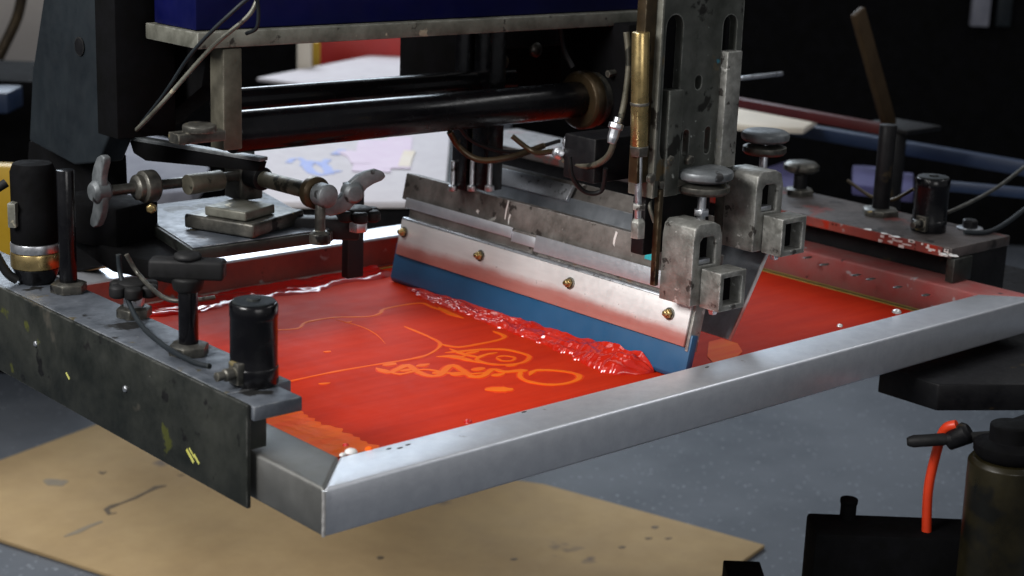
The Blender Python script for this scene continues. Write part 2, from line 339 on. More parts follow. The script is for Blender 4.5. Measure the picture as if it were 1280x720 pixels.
b = MB().prism([(W, g), (W-BW+g, BW), (W-BW+g, D-BW), (W, D-g)], (0, 0, 0), X, Y, Z, -H, 0); build(b, 'frame_bar', M['alu_grey'], sf, .0028, 3, label='frame bar with pinkish dried ink and dark drips')
MZ = -H+.003
b = MB().box(BW, W-BW, BW, D-BW, -H+.0005, MZ); build(b, 'screen_mesh', M['ink_film'], sf, 0)
# weld bead down the near corner and smears of ink near it
b = MB().tube([(-.0002+R_.uniform(-.0003, .0003), -.0002, -.0015-.037*i/9) for i in range(10)], .0016, 8, 4)
build(b, 'weld_bead', M['weld'], sf, 0)
# glue lines where the mesh meets the bars
b = MB().box(W-BW-.0035, W-BW-.0005, BW, D-BW, MZ, MZ+.0015); build(b, 'glue_line', M['strip_yellow'], sf, 0)
b = MB().box(W-BW-.0075, W-BW-.0037, BW, D-BW, MZ, MZ+.0011); build(b, 'tape_edge', M['strip_black'], sf, 0)
b = MB().box(W-BW-.0105, W-BW-.0077, BW, D-BW, MZ, MZ+.0009); build(b, 'glue_line', M['strip_yellow'], sf, 0)
b = MB().box(BW, W-BW-.011, D-BW-.012, D-BW-.0085, MZ, MZ+.0009); build(b, 'glue_line', M['strip_yellow'], sf, 0)
b = MB().box(BW, .52, D-BW-.0083, D-BW-.0012, MZ, MZ+.004); build(b, 'glue_line', M['weld'], sf, .001, label='bead along the back bar with its wet highlight painted pale')  # white highlight on the glue put into its pale colour

# stencil lines showing orange through the thin ink
def strokes(k_, dz):
    b = MB(); zt = MZ+dz; b_n = [0]
    def st(pts, w):
        P = [zp(x, y, MZ) for x, y in pts]; Q = []
        for i in range(len(P)-1):
            a = P[max(i-1, 0)]; c0 = P[i]; c1 = P[i+1]; d = P[min(i+2, len(P)-1)]
            for k in range(4):
                t = k/4; Q.append(.5*((2*c0)+(c1-a)*t+(2*a-5*c0+4*c1-d)*t*t+(3*c0-a-3*c1+d)*t**3))
        Q.append(P[-1]); n = len(Q)
        ww = [w*k_*(.6+.9*noise.noise(q*60+V((0, 0, 4))) ** 2+.45*abs(noise.noise(q*140)))*(min(1, (i+.25)/2.2, (n-1-i+.25)/2.2) if len(pts) > 5 else max(.08, math.sin(math.pi*(i+.3)/(n-.4)))*1.25) for i, q in enumerate(Q)]
        b.ribbon(Q, ww, MZ, zt+.000006*b_n[0]); b_n[0] += 1
    st([(328, 413), (371, 411), (383, 403), (418, 397), (460, 396), (475, 392), (482, 386), (524, 379), (540, 384), (562, 391)], .0055)
    st([(548, 384), (562, 392), (580, 398)], .010)
    st([(505, 408), (522, 415), (536, 421), (550, 429), (546, 437), (531, 445), (508, 450), (470, 456), (418, 465), (361, 477), (335, 483)], .0055)
    st([(549, 430), (573, 434), (600, 430), (624, 425), (631, 421), (624, 417), (616, 414)], .0075)
    st([(420, 400), (450, 408), (470, 418), (482, 430)], .0015)
    st([(556, 441), (580, 439), (604, 437), (630, 437), (650, 441), (662, 446), (655, 453), (636, 456), (612, 455), (596, 450), (606, 444), (622, 441)], .0075)
    st([(620, 447), (630, 445), (643, 447), (640, 451), (627, 451), (620, 447)], .006)
    st([(545, 446), (566, 446), (584, 450), (600, 454)], .011)
    st([(562, 436), (580, 443), (600, 447)], .008)
    st([(470, 460), (485, 466), (497, 462), (510, 457), (522, 465), (536, 470), (550, 469), (558, 461), (566, 457), (578, 463), (590, 471), (604, 470), (616, 462), (630, 465), (646, 464), (660, 463)], .012)
    for x, y, w in ((486, 456, .012), (508, 463, .010), (528, 457, .012), (548, 466, .011), (571, 468, .014), (597, 462, .012), (622, 469, .010), (574, 447, .008), (590, 441, .008), (640, 457, .008)):
        st([(x-8, y+1), (x, y), (x+9, y-2)], w)
    st([(480, 462), (500, 468), (530, 462), (556, 466), (580, 468), (610, 466)], .007)
    st([(652, 464), (650, 471), (660, 477), (684, 481), (706, 480), (722, 475), (723, 469), (708, 465), (686, 463), (668, 464), (662, 470)], .0085)
    st([(606, 488), (614, 487), (624, 487), (636, 487), (641, 486)], .018)
    st([(398, 480), (404, 480), (413, 479)], .007); st([(404, 440), (409, 440), (413, 439)], .006); st([(432, 404), (440, 402)], .003)
    return b
build(strokes(1.35, .00004), 'stencil_edges', M['stencil_soft'], sf, 0)
build(strokes(.8, .00040), 'stencil_lines', M['stencil'], sf, 0)
# thinner orange ink left along the near bars
b = MB()
vs = []; fs = []; nu, nv = 110, 16; qa = zp(452, 566, MZ); qb = zp(300, 497, MZ)
for i in range(nu+1):
    q = qa+(qb-qa)*(i/nu); y = q.y
    wd = (.046+.012*noise.noise(V((y*30, 0, 8)))+.007*noise.noise(V((y*110, 0, 8))))
    for j in range(nv+1):
        v = j/nv; hh = .0008+.0024*abs(noise.noise(V((v*3, y*38, 3))))+.0012*abs(noise.noise(V((v*8, y*110, 6))))
        vs.append(V((q.x-.026+wd*v, y, MZ+.0002+(hh*(1-v)**.4 if j < nv else 0))))
for i in range(nu):
    for j in range(nv): a = i*(nv+1)+j; fs.append((a, a+1, a+nv+2, a+nv+1))
b.add(vs, fs); build(b, 'ink_smear', M['ink_orange'], sf, 0, label='orange ink smear beside the near corner')
b = MB().prism([(q.x, q.y) for q in (zp(884, 446, MZ), zp(886, 428, MZ), zp(902, 424, MZ), zp(922, 430, MZ), zp(928, 440, MZ), zp(915, 452, MZ), zp(895, 458, MZ))], (0, 0, 0), X, Y, Z, MZ, MZ+.0008)
build(b, 'ink_smear', M['ink_orange'], sf, 0, label='orange ink patch behind the blue blade')
# small lumps of ink sitting on the frame and dark drips on the right bar
def lump(p, rx, ry, h, m, name='ink_lump'):
    b = MB(); vs = []; fs = []; n = 12; rings = 4; p = V(p)
    for i in range(rings+1):
        a = i/rings*math.pi/2
        for k in range(n):
            t = 2*math.pi*k/n; q = 1+.3*noise.noise(V((math.cos(t)*1.4, math.sin(t)*1.4, p.x*70)))
            vs.append(p+V((rx*q*math.cos(a)*math.cos(t), ry*q*math.cos(a)*math.sin(t), h*math.sin(a))))
    for i in range(rings):
        for k in range(n): fs.append((i*n+k, i*n+(k+1) % n, (i+1)*n+(k+1) % n, (i+1)*n+k))
    return build(b.add(vs, fs), name, m, sf, 0)
for (x, y, r, m) in ((438, 566, .0055, 'white_ink'), (428, 569, .003, 'white_ink'), (585, 528, .004, 'ink_wet'), (1050, 408, .004, 'weld'), (1121, 391, .006, 'weld'), (432, 557, .003, 'ink_wet'), (462, 562, .004, 'ink_orange')):
    lump(zp(x, y, 0) if m == 'weld' else zp(x, y, -.001), r, r*.8, r*.7, M[m])
for x, y in ((1070, 344), (1088, 349), (1122, 359), (1157, 369), (1030, 331), (1010, 322)):
    lump(zp(x, y, 0), .008, .004, .0012, M['strip_black'], 'ink_drip')
for x, y in ((486, 561), (510, 556), (500, 560), (655, 515), (884, 459)):
    lump(zp(x, y, 0), .003, .0012, .0006, M['strip_black'], 'ink_drip')

# thick ridge of wet ink pushed along the back bar
def ridge():
    b = MB(); nu, nv = 90, 16; vs = []; fs = []
    for i in range(nu+1):
        u = i/nu; x = .10+u*.43
        wid = .040+.018*noise.noise(V((x*14, 0, 2)))+.006*noise.noise(V((x*60, 1, 2)))
        for j in range(nv+1):
            v = j/nv; y = D-BW-.010-wid*v
            hh = .0065*(1-v)**.7*(.7+.5*noise.noise(V((x*22, v*3, 1))))+.0022*abs(noise.noise(V((x*70, v*9, 5))))+.003*math.exp(-((v-.82)/.1)**2)*(noise.noise(V((x*26, 7, 1)))+.3)
            if j == nv: hh = 0
            vs.append(V((x, y, MZ+.0003+max(hh, 0))))
    for i in range(nu):
        for j in range(nv): a = i*(nv+1)+j; fs.append((a, a+nv+1, a+nv+2, a+1))
    return b.add(vs, fs)
o = build(ridge(), 'ink_ridge', M['ink_wet'], None, 0); tag(o, 'smooth ridge of wet red ink lying on the mesh along the back frame bar', 'ink')

# ================================================================== squeegee
SX, SY0, SY1 = .512, .103, .573
TH = rad(12); ST = V((math.sin(TH), 0, math.cos(TH))); SN = V((-math.cos(TH), 0, math.sin(TH)))   # up the squeegee / out of its front
SO = V((SX, 0, -H+.004))
def sq(y, t, n=0): return SO+Y*y+ST*t+SN*n
def sbox(b, y0, y1, t0, t1, n0, n1): return b.obox(sq((y0+y1)/2, (t0+t1)/2, (n0+n1)/2), Y, ST, SN, (y1-y0)/2, (t1-t0)/2, (n1-n0)/2)
sg = thing('squeegee', 'aluminium squeegee with blue rubber blade and brass bolts standing on the red mesh', 'squeegee', (SX, .34, -H+.004))
b = MB().prism([(0, 0), (.047, 0), (.047, .009), (.004, .009), (0, .006)], sq(0, 0, -.0045), ST, SN, Y, SY0-.006, SY1+.006); build(b, 'blade', M['blue'], sg, .0008)
b = MB(); sbox(b, SY0, SY1, .034, .0765, .0048, .0085); build(b, 'holder_plate', M['plate'], sg, .0006)
b = MB(); sbox(b, SY0, SY1, .034, .0765, -.0085, -.0048); build(b, 'holder_plate', M['plate'], sg, .0006)
b = MB().prism([(.0768, .0086), (.0795, .0070), (.0795, -.0085), (.0768, -.0085)], sq(0, 0), ST, SN, Y, SY0, SY1); build(b, 'holder_rim', M['steel'], sg, .0008)
b = MB(); sbox(b, SY0+.002, SY1-.004, .0797, .1005, -.001, .002); build(b, 'holder_web', M['beam'], sg, .0005)
b = MB(); sbox(b, .385, SY1+.004, .0905, .1025, .0022, .0046); build(b, 'edge_strip', M['alu'], sg, .0005)
b = MB(); sbox(b, .345, .3845, .087, .0985, .0022, .0034); build(b, 'edge_strip', M['alu'], sg, .0005)
b = MB(); sbox(b, SY0, .3445, .0835, .1015, .0022, .0050); build(b, 'edge_strip', M['alu'], sg, .0005)
def bolt(y, t):
    b = MB(); b.lathe(sq(y, t, .0086), SN, [(0, .0066), (.0012, .0066)], 20)
    w = build(b, 'bolt_washer', M['iron'], sg, .0003)
    b = MB(); b.lathe(sq(y, t, .0100), SN, [(0, .0052), (.0035, .0052), (.0046, .0042)], 6)
    b.lathe(sq(y, t, .0145), SN, [(0, .003), (.003, .003), (.0036, .0022)], 12)
    return build(b, 'bolt_head', M['brass'], w, .0003)
for y in (.564, .423, .275, .129): bolt(y, .062)
# end cap slot and yellow dried ink by the near end
b = MB(); sbox(b, SY0-.004, SY0-.0005, .030, .079, -.009, .006); build(b, 'end_cap', M['clamp'], sg, .0006)
for a_ in ((SY0+.012, SY0+.034, .0812, .0832, .0026, .0056),):
    b = MB(); sbox(b, *a_); build(b, 'dried_ink', M['ochre'], sg, .0002)

# grey carrier bar that the squeegee hangs from
cb = thing('squeegee_carrier_bar', 'dirty grey flat bar with white ink splashes running above the squeegee plate', 'bar', sq(.34, .1, -.012))
b = MB(); sbox(b, .10, .592, .0990, .131, -.022, -.0012); build(b, 'bar', M['beam'], cb, .0012)
for (y, t0, t1) in ((.405, .108, .1305), (.398, .104, .116), (.232, .112, .128), (.452, .106, .111)):
    b = MB(); w_ = R_.uniform(.0015, .004); b.prism([(y-w_*.3, t0), (y+w_*.7, t0+.002), (y+w_, (t0+t1)/2), (y+w_*.5, t1), (y-w_*.6, t1-.001), (y-w_*.2, (t0+t1)/2)], sq(0, 0), Y, ST, SN, -.0014, -.0007); build(b, 'dried_ink', M['white_ink'], cb, 0)
b = MB(); sbox(b, .168, .186, .108, .121, -.0012, -.0003); build(b, 'dried_ink', M['teal'], cb, .0003, label='teal blob of dried ink')

# thick ink pushed in front of the blade
def bead():
    b = MB(); nu, nv = 420, 48; vs = []; fs = []
    for i in range(nu+1):
        u = i/nu; y = .138+(.550-.138)*u
        lumpy = math.exp(-((u-.10)/.12)**2)
        wid = .020*(1-u)**.8+.012+.011*lumpy; wid *= 1+.20*noise.noise(V((y*45, 0, 0)))+.14*noise.noise(V((y*120, 0, 3)))
        hgt = .0085*(1-u)+.0050+.0055*lumpy; hgt *= 1+.22*noise.noise(V((y*30, 5, 0)))
        endf = min(1, u/.05)**.5*min(1, (1-u)/.10)**.8
        for j in range(nv+1):
            v = j/nv; x = SX-.0035-wid*v*endf
            prof = max(math.cos(v*math.pi/2), 0)**.6
            fold = 1-abs(noise.noise(V((v*3.2+.8*noise.noise(V((y*26, 2, 2))), y*25, 4))))*1.45
            fine = noise.noise(V((v*5, y*60, 7)))*.28+noise.noise(V((v*7, y*140, 9)))*.11
            z = hgt*prof*endf*(.52+.50*fold+.42*fine)+.0010*endf*math.sin(math.pi*min(1, v*1.0))*noise.noise(V((v*5, y*150, 1)))
            vs.append(V((x+.0025*noise.noise(V((y*80, v*4, 2)))*v, y, MZ+.0003+(max(z, 0) if j < nv else -.0003))))
    for i in range(nu):
        for j in range(nv): a = i*(nv+1)+j; fs.append((a, a+1, a+nv+2, a+nv+1))
    return b.add(vs, fs)
o = build(bead(), 'ink_bead', M['ink_bead'], None, 0); tag(o, 'thick lumpy roll of glossy red ink in front of the blue squeegee blade', 'ink')

# ================================================================== flood bar behind the squeegee
fb = thing('flood_bar', 'thin dark metal flood bar with a bright cut edge, angled behind the squeegee', 'flood bar', (.64, .3, -.02))
fx = .600
fa = V((math.sin(rad(31)), 0, math.cos(rad(31)))); fn = V((-fa.z, 0, fa.x))
def fq(y, t, n=0): return V((.577, 0, -.004))+Y*y+fa*t+fn*n
b = MB().prism([(.100, .0), (.101, .104), (.585, .104), (.585, .0)], fq(0, 0), Y, fa, fn, -.0012, .0012); build(b, 'flood_blade', M['flood'], fb, .0003)
b = MB().prism([(.0982, -.0008), (.0992, .1045), (.1009, .104), (.0999, 0)], fq(0, 0), Y, fa, fn, -.0022, .0022); build(b, 'cut_edge', M['plate'], fb, .0003)
b = MB().obox(fq(.475, .108, .004), Y, fa, fn, .078, .010, .0025); build(b, 'edge_strip', M['steel'], fb, .0006)
b = MB().obox(fq(.345, .113, -.007), Y, fa, fn, .24, .012, .004); build(b, 'bar', M['beam'], fb, .001)

# ================================================================== clamp castings holding squeegee and flood bar
def clamp(x, y, z, name, label, sc=1.0):
    t = thing(name, label, 'clamp', (x, y, z), 'clamps on the carriage')
    def bx(b, x0, x1, y0, y1, z0, z1): return b.box(x+x0*sc, x+x1*sc, y+y0*sc, y+y1*sc, z+z0*sc, z+z1*sc)
    out = [(-.021, .0), (.021, .0), (.021, .066), (.017, .078), (.008, .082), (-.013, .082), (-.019, .078), (-.021, .066)]
    hole = [(-.011, .040), (.012, .040), (.012, .064), (.008, .068), (-.007, .068), (-.011, .064)]
    b = MB().prism([(p[0]*sc, p[1]*sc) for p in out], (x, y, z), X, Z, Y, 0, .042*sc, [[(p[0]*sc, p[1]*sc) for p in hole]])
    build(b, 'clamp_body', M['clamp'], t, .0014*sc, 2)
    o = [(-.019, -.0195), (.019, -.0195), (.019, .0195), (-.019, .0195)]; i_ = [(-.0135, -.014), (.0135, -.014), (.0135, .014), (-.0135, .014)]
    b = MB().prism([(p[0]*sc, p[1]*sc) for p in o], (x+.011*sc, y, z+.018*sc), X, Z, Y, -.026*sc, -.0005, [[(p[0]*sc, p[1]*sc) for p in i_]])
    build(b, 'square_tube', M['clamp'], t, .001*sc)
    b = MB(); bx(b, -.0024, .0244, -.011, -.004, .0042, .0318); build(b, 'tube_shade', M['void'], t, 0)  # black insert standing in for the shade inside the tube
    b = MB(); b.lathe((x+.002*sc, y-.010*sc, z-.008*sc), Z, [(0, .004*sc), (.006*sc, .006*sc)], 6); build(b, 'lock_nut', M['steel'], t, .0004)
    b = MB(); bx(b, -.0108, .0118, .012, .016, .0402, .0675); build(b, 'hole_shade', M['void'], t, 0)  # black plate added as the shade deep in the arch hole
    b = MB(); bx(b, -.009, .008, .003, .011, .0402, .0455); build(b, 'inner_shim', M['steel'], t, .001)
    return t
clamp(.515, .083, .047, 'clamp_bracket', 'pale zinc clamp with square tube end gripping the near end of the squeegee bar')
clamp(.612, .090, .088, 'clamp_bracket', 'zinc clamp with open square tube, behind and right of the other clamp')

def knob(px, py, y, r, name_label, stem, cat='knob'):
    c = at(px, py, y=y); t = thing('hand_wheel', name_label, cat, c-Z*stem, 'round clamp knobs on the carriage')
    b = MB().lathe(c, Z, [(-.008, r*.80), (-.005, r*.97), (-.001, r), (.002, r*.97), (.0045, r*.8), (.005, r*.5)], 28); build(b, 'knob_disc', M['wing'], t, .0003)
    b = MB().lathe(c-Z*.018, Z, [(-.003, r*.8), (.0, r*.9), (.005, r*.9), (.007, r*.7)], 28); build(b, 'knob_skirt', M['iron'], t, .0003)
    b = MB().cyl(c-Z*stem, c-Z*.0075, .0045, n=14); b.lathe(c-Z*(stem*.62), Z, [(-.003, .008), (.003, .008)], 6); build(b, 'stem', M['steel'], t, .0003)
    return t
knob(880, 215, .12, .030, 'grey round hand knob on a steel stem above the near zinc clamp', .066)
knob(957, 168, .16, .026, 'smaller grey round knob above the right zinc clamp, against the cream board', .075)

# ================================================================== print carriage
pc = thing('print_carriage', 'tall slotted grey green carriage plate with brown side bar carrying the squeegee', 'print carriage', (.52, .13, .09))
def slot(cx, z0, z1, w):
    r = w/2; pts = []
    for k in range(9): a = math.pi*k/8; pts.append((cx+r*math.cos(a), z1-r+r*math.sin(a)))
    for k in range(9): a = math.pi+math.pi*k/8; pts.append((cx+r*math.cos(a), z0+r+r*math.sin(a)))
    return pts
yp = .128
def xz(px, py): q = at(px, py, y=yp); return q.x, q.z
x0, _ = xz(821, 150); x1, _ = xz(925, 40)
s1x, s1t = xz(845, 18); _, s1b = xz(845, 205); s2x, s2t = xz(914, 18)
holes = [slot(s1x, s1b+.004, s1t, .024), slot(s2x, .175, s2t, .021), slot(xz(873, 104)[0], xz(873, 112)[1], xz(873, 94)[1], .010), slot(xz(857, 180)[0], xz(857, 196)[1], xz(857, 162)[1], .009), slot(xz(884, 176)[0], xz(884, 192)[1], xz(884, 158)[1], .009)]
zb = .15
b = MB().prism([(x0, zb), (x1+.004, zb), (x1+.004, .47), (x0, .47)], (0, yp, 0), X, Z, Y, 0, .010, holes); build(b, 'slotted_plate', M['grey_plate'], pc, 0)
xb, ztb = xz(843, 112)
b = MB().box(xb-.010, xb+.010, yp-.004, yp+.012, .150, ztb); build(b, 'slide_bar', M['grey_plate'], pc, .0012)
xb, ztb = xz(912, 63)
b = MB().box(xb-.011, xb+.011, yp-.008, yp+.006, .172, ztb); build(b, 'slide_bar', M['clamp'], pc, .0012)
xl, _ = xz(786, 150)
b = MB().box(x0-.019, x0-.004, yp+.004, yp+.016, .165, .47); build(b, 'side_bar', M['bronze'], pc, .001)
b = MB().box(x0-.0036, x0-.0005, yp-.003, yp+.03, .150, .47); build(b, 'edge_plate', M['lip'], pc, .0006)
b = MB().box(x0+.055, x1+.03, yp+.0405, .21, .21, .47); build(b, 'carriage_body', M['void'], pc, .002)
b = MB().box(x0+.006, x1-.008, yp+.0105, yp+.04, .235, .46); build(b, 'carriage_body', M['void'], pc, .002)
b = MB().box(x0-.02, x1+.05, .19, .235, .155, .2); build(b, 'cross_bar', M['black'], pc, .002)
# bracket frame under the plate down to the clamps
b = MB().box(.487, .493, .125, .132, .06, .1575); build(b, 'hanger_bracket', M['bronze'], pc, .0012)
b = MB().box(.487, .60, .125, .145, .158, .166); build(b, 'hanger_bracket', M['iron'], pc, .0012)
b = MB().box(.592, .60, .125, .145, .10, .1575); build(b, 'hanger_bracket', M['iron'], pc, .0012)
b = MB().box(.494, .591, .150, .168, .085, .157); build(b, 'hanger_block', M['black'], pc, .002)
b = MB().tube([at(792, 226, y=.14), at(815, 214, y=.14), at(840, 206, y=.14)], .0025, 8); build(b, 'hanger_rod', M['steel'], pc, 0)
for px, py in ((835, 200), (812, 222), (860, 200)):
    q = at(px, py, y=.1275); build(MB().lathe(q, -Y, [(0, .0055), (.004, .0055), (.005, .004)], 6), 'hex_bolt', M['iron'], pc, .0003)

def cylinder_act(px, py0, py1, py2, y, r, label):
    top = at(px, py0, y=y); mid = at(px-2, py1, y=y); low = at(px-4, py2, y=y)
    t = thing('air_cylinder', label, 'air cylinder', low, 'brass air cylinders lifting the squeegee bar')
    ax = (top-mid)
    b = MB().cyl(mid, top, r, n=24); build(b, 'barrel', M['brass'], t, .0006)
    L = ax.length
    b = MB().lathe(mid, ax, [(-.010, r*1.05), (-.001, r*1.2), (.0, r*1.2)], 6); build(b, 'end_nut', M['iron'], t, .0005)
    b = MB().lathe(mid+ax*.36, ax, [(0, r*1.08), (.003, r*1.08)], 20); build(b, 'barrel_ring', M['iron'], t, .0005)
    b = MB().cyl(low, mid, r*.42, n=14); build(b, 'piston_rod', M['steel'], t, .0003)
    b = MB().lathe(low, Z, [(-.004, r*.9), (.012, r*.9), (.016, r*.5)], 6); b.lathe(low+Z*.024, Z, [(0, r*.8), (.006, r*.8)], 6); build(b, 'rod_fork', M['clamp'], t, .0005)
    return t
cylinder_act(801, 40, 182, 292, .135, .0085, 'polished brass air cylinder standing in front of the brown carriage side bar')
cylinder_act(606, 20, 100, 186, .50, .0085, 'dark brass air cylinder behind the black rails, at the far end of the squeegee')
b = MB()
tw = thing('lift_post', 'two black lift posts with steel feet on the far end of the carrier bar', 'lift post', at(596, 240, x=.535))
for px, w in ((581, .013), (606, .014)):
    q = at(px, 236, x=.538); b = MB().box(.528, .552, q.y-w, q.y+w, q.z, .34); build(b, 'post', M['gloss'], tw, .0015)
for px in (566, 590, 612):
    q = at(px, 232, x=.526); b = MB().lathe(q+V((0, 0, -.006)), Z, [(0, .0055), (.006, .0055), (.007, .003), (.035, .003)], 8); build(b, 'foot_screw', M['steel'], tw, .0004)

# ------------------------------------------------------------------ rails
RY = .40
def rail(pa, pb, r, y, label, mt='rail'):
    a = at(*pa, y=y); bq = at(*pb, y=y); bq.z = a.z = (a.z+bq.z)/2
    return tag(build(MB().cyl(a, bq, r, n=40), 'guide_rail', M[mt], None, .0012), label, 'rail', 'black guide rails of the carriage')
rail((288, 166), (742, 122), .0205, RY, 'thick black guide rail, the lower and nearer of the two across the middle')
rail((270, 137), (640, 92), .0135, RY+.06, 'thinner black guide rail above and behind the thick one')
q = at(727, 125, y=RY); 
bh = thing('rail_bushing', 'round black brown bushing that the thick guide rail slides through', 'bushing', q-Z*.03)
ring = []
b = MB()
for t, r in ((-.006, .0235), (-.006, .0315), (-.0035, .0335), (.006, .0335)): ring.append((t, r))
b.lathe(q, X, [(-.007, .0225), (-.007, .031), (-.004, .0335), (.008, .0335)], 40); build(b, 'bushing_ring', M['bronze'], bh, .0004)
b = MB().lathe(q, X, [(.0082, .031), (.07, .031)], 40); build(b, 'bushing_body', M['iron'], bh, .0005)
b = MB().box(q.x+.02, q.x+.065, RY-.05, RY+.06, q.z-.03, q.z+.09); build(b, 'bearing_block', M['void'], bh, .002)
b = MB().tube([q+V((.01, -.03, .033)), q+V((.05, -.035, .035)), q+V((.10, -.06, .03))], .004, 8); build(b, 'bearing_lip', M['iron'], bh, 0)
cbk = thing('carriage_box', 'black carriage housing between the rails and the blue beam', 'housing', (.62, .5, .18))
b = MB().box(at(574, 60, y=.49).x, .80, .49, .60, .165, .30); build(b, 'box', M['void'], cbk, .002)
b = MB()
for px in (676, 694, 706, 716): pass
b.box(.60, .7, .485, .4895, .25, .27); build(b, 'cover', M['black'], cbk, .001)
for px, py in ((626, 77), (668, 62)): build(MB().lathe(at(px, py, y=.488), -Y, [(0, .009), (.004, .009), (.007, .006), (.008, .002)], 16), 'screw_head', M['iron'], cbk, .0003)

# ------------------------------------------------------------------ blue beam overhead
by = .38
p0 = at(243, 50, y=by); p1 = at(800, 17, y=by)
zb = (p0.z+p1.z)/2
bb = thing('overhead_beam', 'navy blue overhead beam with a grey olive bottom edge across the top', 'beam', (p0.x, by, zb))
b = MB().box(p0.x+.004, p1.x+.1, by+.004, by+.08, zb+.006, zb+.16); build(b, 'beam', M['navy'], bb, .002)
b = MB().box(p0.x, p1.x+.1, by-.006, by+.09, zb-.010, zb+.0055); build(b, 'bottom_flange', M['lip'], bb, .0016)
lp = thing('rail_end_bracket', 'olive flat upright holding the left ends of the black rails', 'bracket', at(287, 185, y=RY))
q0 = at(276, 60, y=RY-.02); q1 = at(297, 186, y=RY-.02)
b = MB().box(q0.x, q1.x+.003, RY-.024, RY+.0, q1.z, zb-.011); build(b, 'upright', M['olive'], lp, .0015)
b = MB().box(q0.x-.055, q0.x+.01, by+.1, by+.14, q1.z+.0, .5); build(b, 'rear_plate', M['void'], lp, .0015)
b = MB().box(q0.x-.055, q0.x-.004, RY-.035, RY-.016, q1.z+.012, q1.z+.022); b.lathe((q0.x-.03, RY-.03, q1.z+.022), Z, [(0, .016), (.006, .016), (.008, .012)], 16); build(b, 'rail_clip', M['iron'], lp, .001)

# ================================================================== left screen holder (dark green channel)
hl = thing('screen_holder', 'dark green steel channel gripping the near left side of the screen frame', 'holder', (0, .4, -.045))
HX = -.0055; HZ1 = .043; HZ0 = -.0445; HY = .092
b = MB().box(HX-.004, HX, HY, 1.15, HZ0, HZ1); build(b, 'side_plate', M['green'], hl, .0012)
b = MB().box(HX+.0003, .056, HY+.034, 1.15, HZ1-.0105, HZ1-.0003); build(b, 'top_flange', M['greentop'], hl, .0012)
b = MB().box(HX+.0003, .041, HY-.004, HY+.0338, HZ1-.0135, HZ1-.001); build(b, 'end_tab', M['greentop'], hl, .0016)
b = MB().box(HX+.0003, .012, HY+.004, HY+.010, .003, HZ1-.0137); build(b, 'end_web', M['green'], hl, .001)
for k, (px, py) in enumerate(((157, 486), (45, 430))):
    q = at(px, py, x=HX-.004); build(MB().lathe(q, -X, [(0, .0032), (.0016, .0028), (.0022, .001)], 10), 'rivet', M['steel'], hl, .0002)
b = MB()
for (px, py, w, hgt) in ((238, 570, .014, .004), (246, 574, .010, .003), (85, 470, .008, .003), (240, 566, .01, .002)):
    q = at(px, py, x=HX-.004); b = MB().obox(q-X*.0002, X, V((0, .8, .6)), V((0, -.6, .8)), .0003, w*.5, hgt*.35); build(b, 'paint_scrape', M['ochre'], hl, 0)

def zc(px, py): return at(px, py, z=HZ1)
q = zc(290, 470)
cy = thing('clamp_cylinder', 'short black air cylinder at the near end of the green holder', 'air cylinder', q, 'black clamp cylinders on the screen holders')
q = V((.0285, .140, HZ1))
def clampcyl(t, q, r, hh):
    n = 32
    b = MB().lathe(q, Z, [(0, r*1.04), (.014, r*1.04), (.0145, r), (hh-.012, r), (hh-.0115, r*1.02), (hh-.002, r*1.02), (hh, r*.96)], n); build(b, 'cylinder_body', M['gloss'], t, .0004)
    b = MB().cyl(q+Z*hh, q+Z*(hh+.0015), r*.9, n=n); b.lathe(q+Z*(hh+.0015), Z, [(0, r*.3), (.002, r*.3)], 6); build(b, 'cylinder_cap', M['slate'], t, .0004)
    b = MB().obox(q+V((-r*.95, -.2*r, .012)), X, Y, Z, .004, .007, .009); b.lathe(q+V((-r*1.05, -.2*r, .012)), V((-1, 0, 0)), [(0, .0055), (.010, .0055), (.011, .004), (.018, .004)], 10); build(b, 'air_fitting', M['iron'], t, .0005)
clampcyl(cy, q, .0195, .068)
BASE[cy.name] = V(cy.location)
# posts and knobs on the holder
def post(px, py, hgt, r, label, nut=True, knob_=None, mt='gloss'):
    q = zc(px, py); t = thing('adjuster_post', label, 'post', q, 'posts standing on the screen holder')
    b = MB().cyl(q, q+Z*hgt, r, n=18); build(b, 'post', M[mt], t, .0005)
    b = MB().lathe(q, Z, [(0, r*2.1), (.008, r*2.1), (.010, r*1.6)], 6); build(b, 'base_nut', M['iron'], t, .0006)
    if knob_: knob_(t, q+Z*hgt)
    return t
def tknob(t, q):
    b = MB().obox(q+Z*.004, V((.75, -.66, 0)), V((.66, .75, 0)), Z, .032, .010, .0085); b.lathe(q-Z*.016, Z, [(0, .012), (.013, .015)], 16); b.lathe(q+Z*.012, Z, [(0, .013), (.006, .011)], 16)
    build(b, 'tee_knob', M['rubber'], t, .003, 3)
def starknob(t, q):
    b = MB()
    for k in range(6):
        a = k*math.pi/3; b.lathe(q+V((math.cos(a)*.016, math.sin(a)*.016, -.002)), Z, [(0, .006), (.002, .0085), (.010, .0085), (.012, .006)], 12)
    b.lathe(q-Z*.001, Z, [(0, .015), (.012, .015), (.014, .008)], 18); build(b, 'star_knob', M['rubber'], t, .0008)
    b = MB().lathe(q-Z*.014, Z, [(0, .010), (.011, .010)], 6); build(b, 'lock_nut', M['steel'], t, .0006)
post(236, 442, .072, .0085, 'black post with a wide tee shaped knob beside the near black cylinder', knob_=tknob)
post(168, 395, .022, .008, 'low black star knob on the holder, behind the thin air hoses', knob_=starknob)
post(86, 364, .12, .0085, 'plain thin black post on the holder right of the brass banded regulator', mt='gloss')

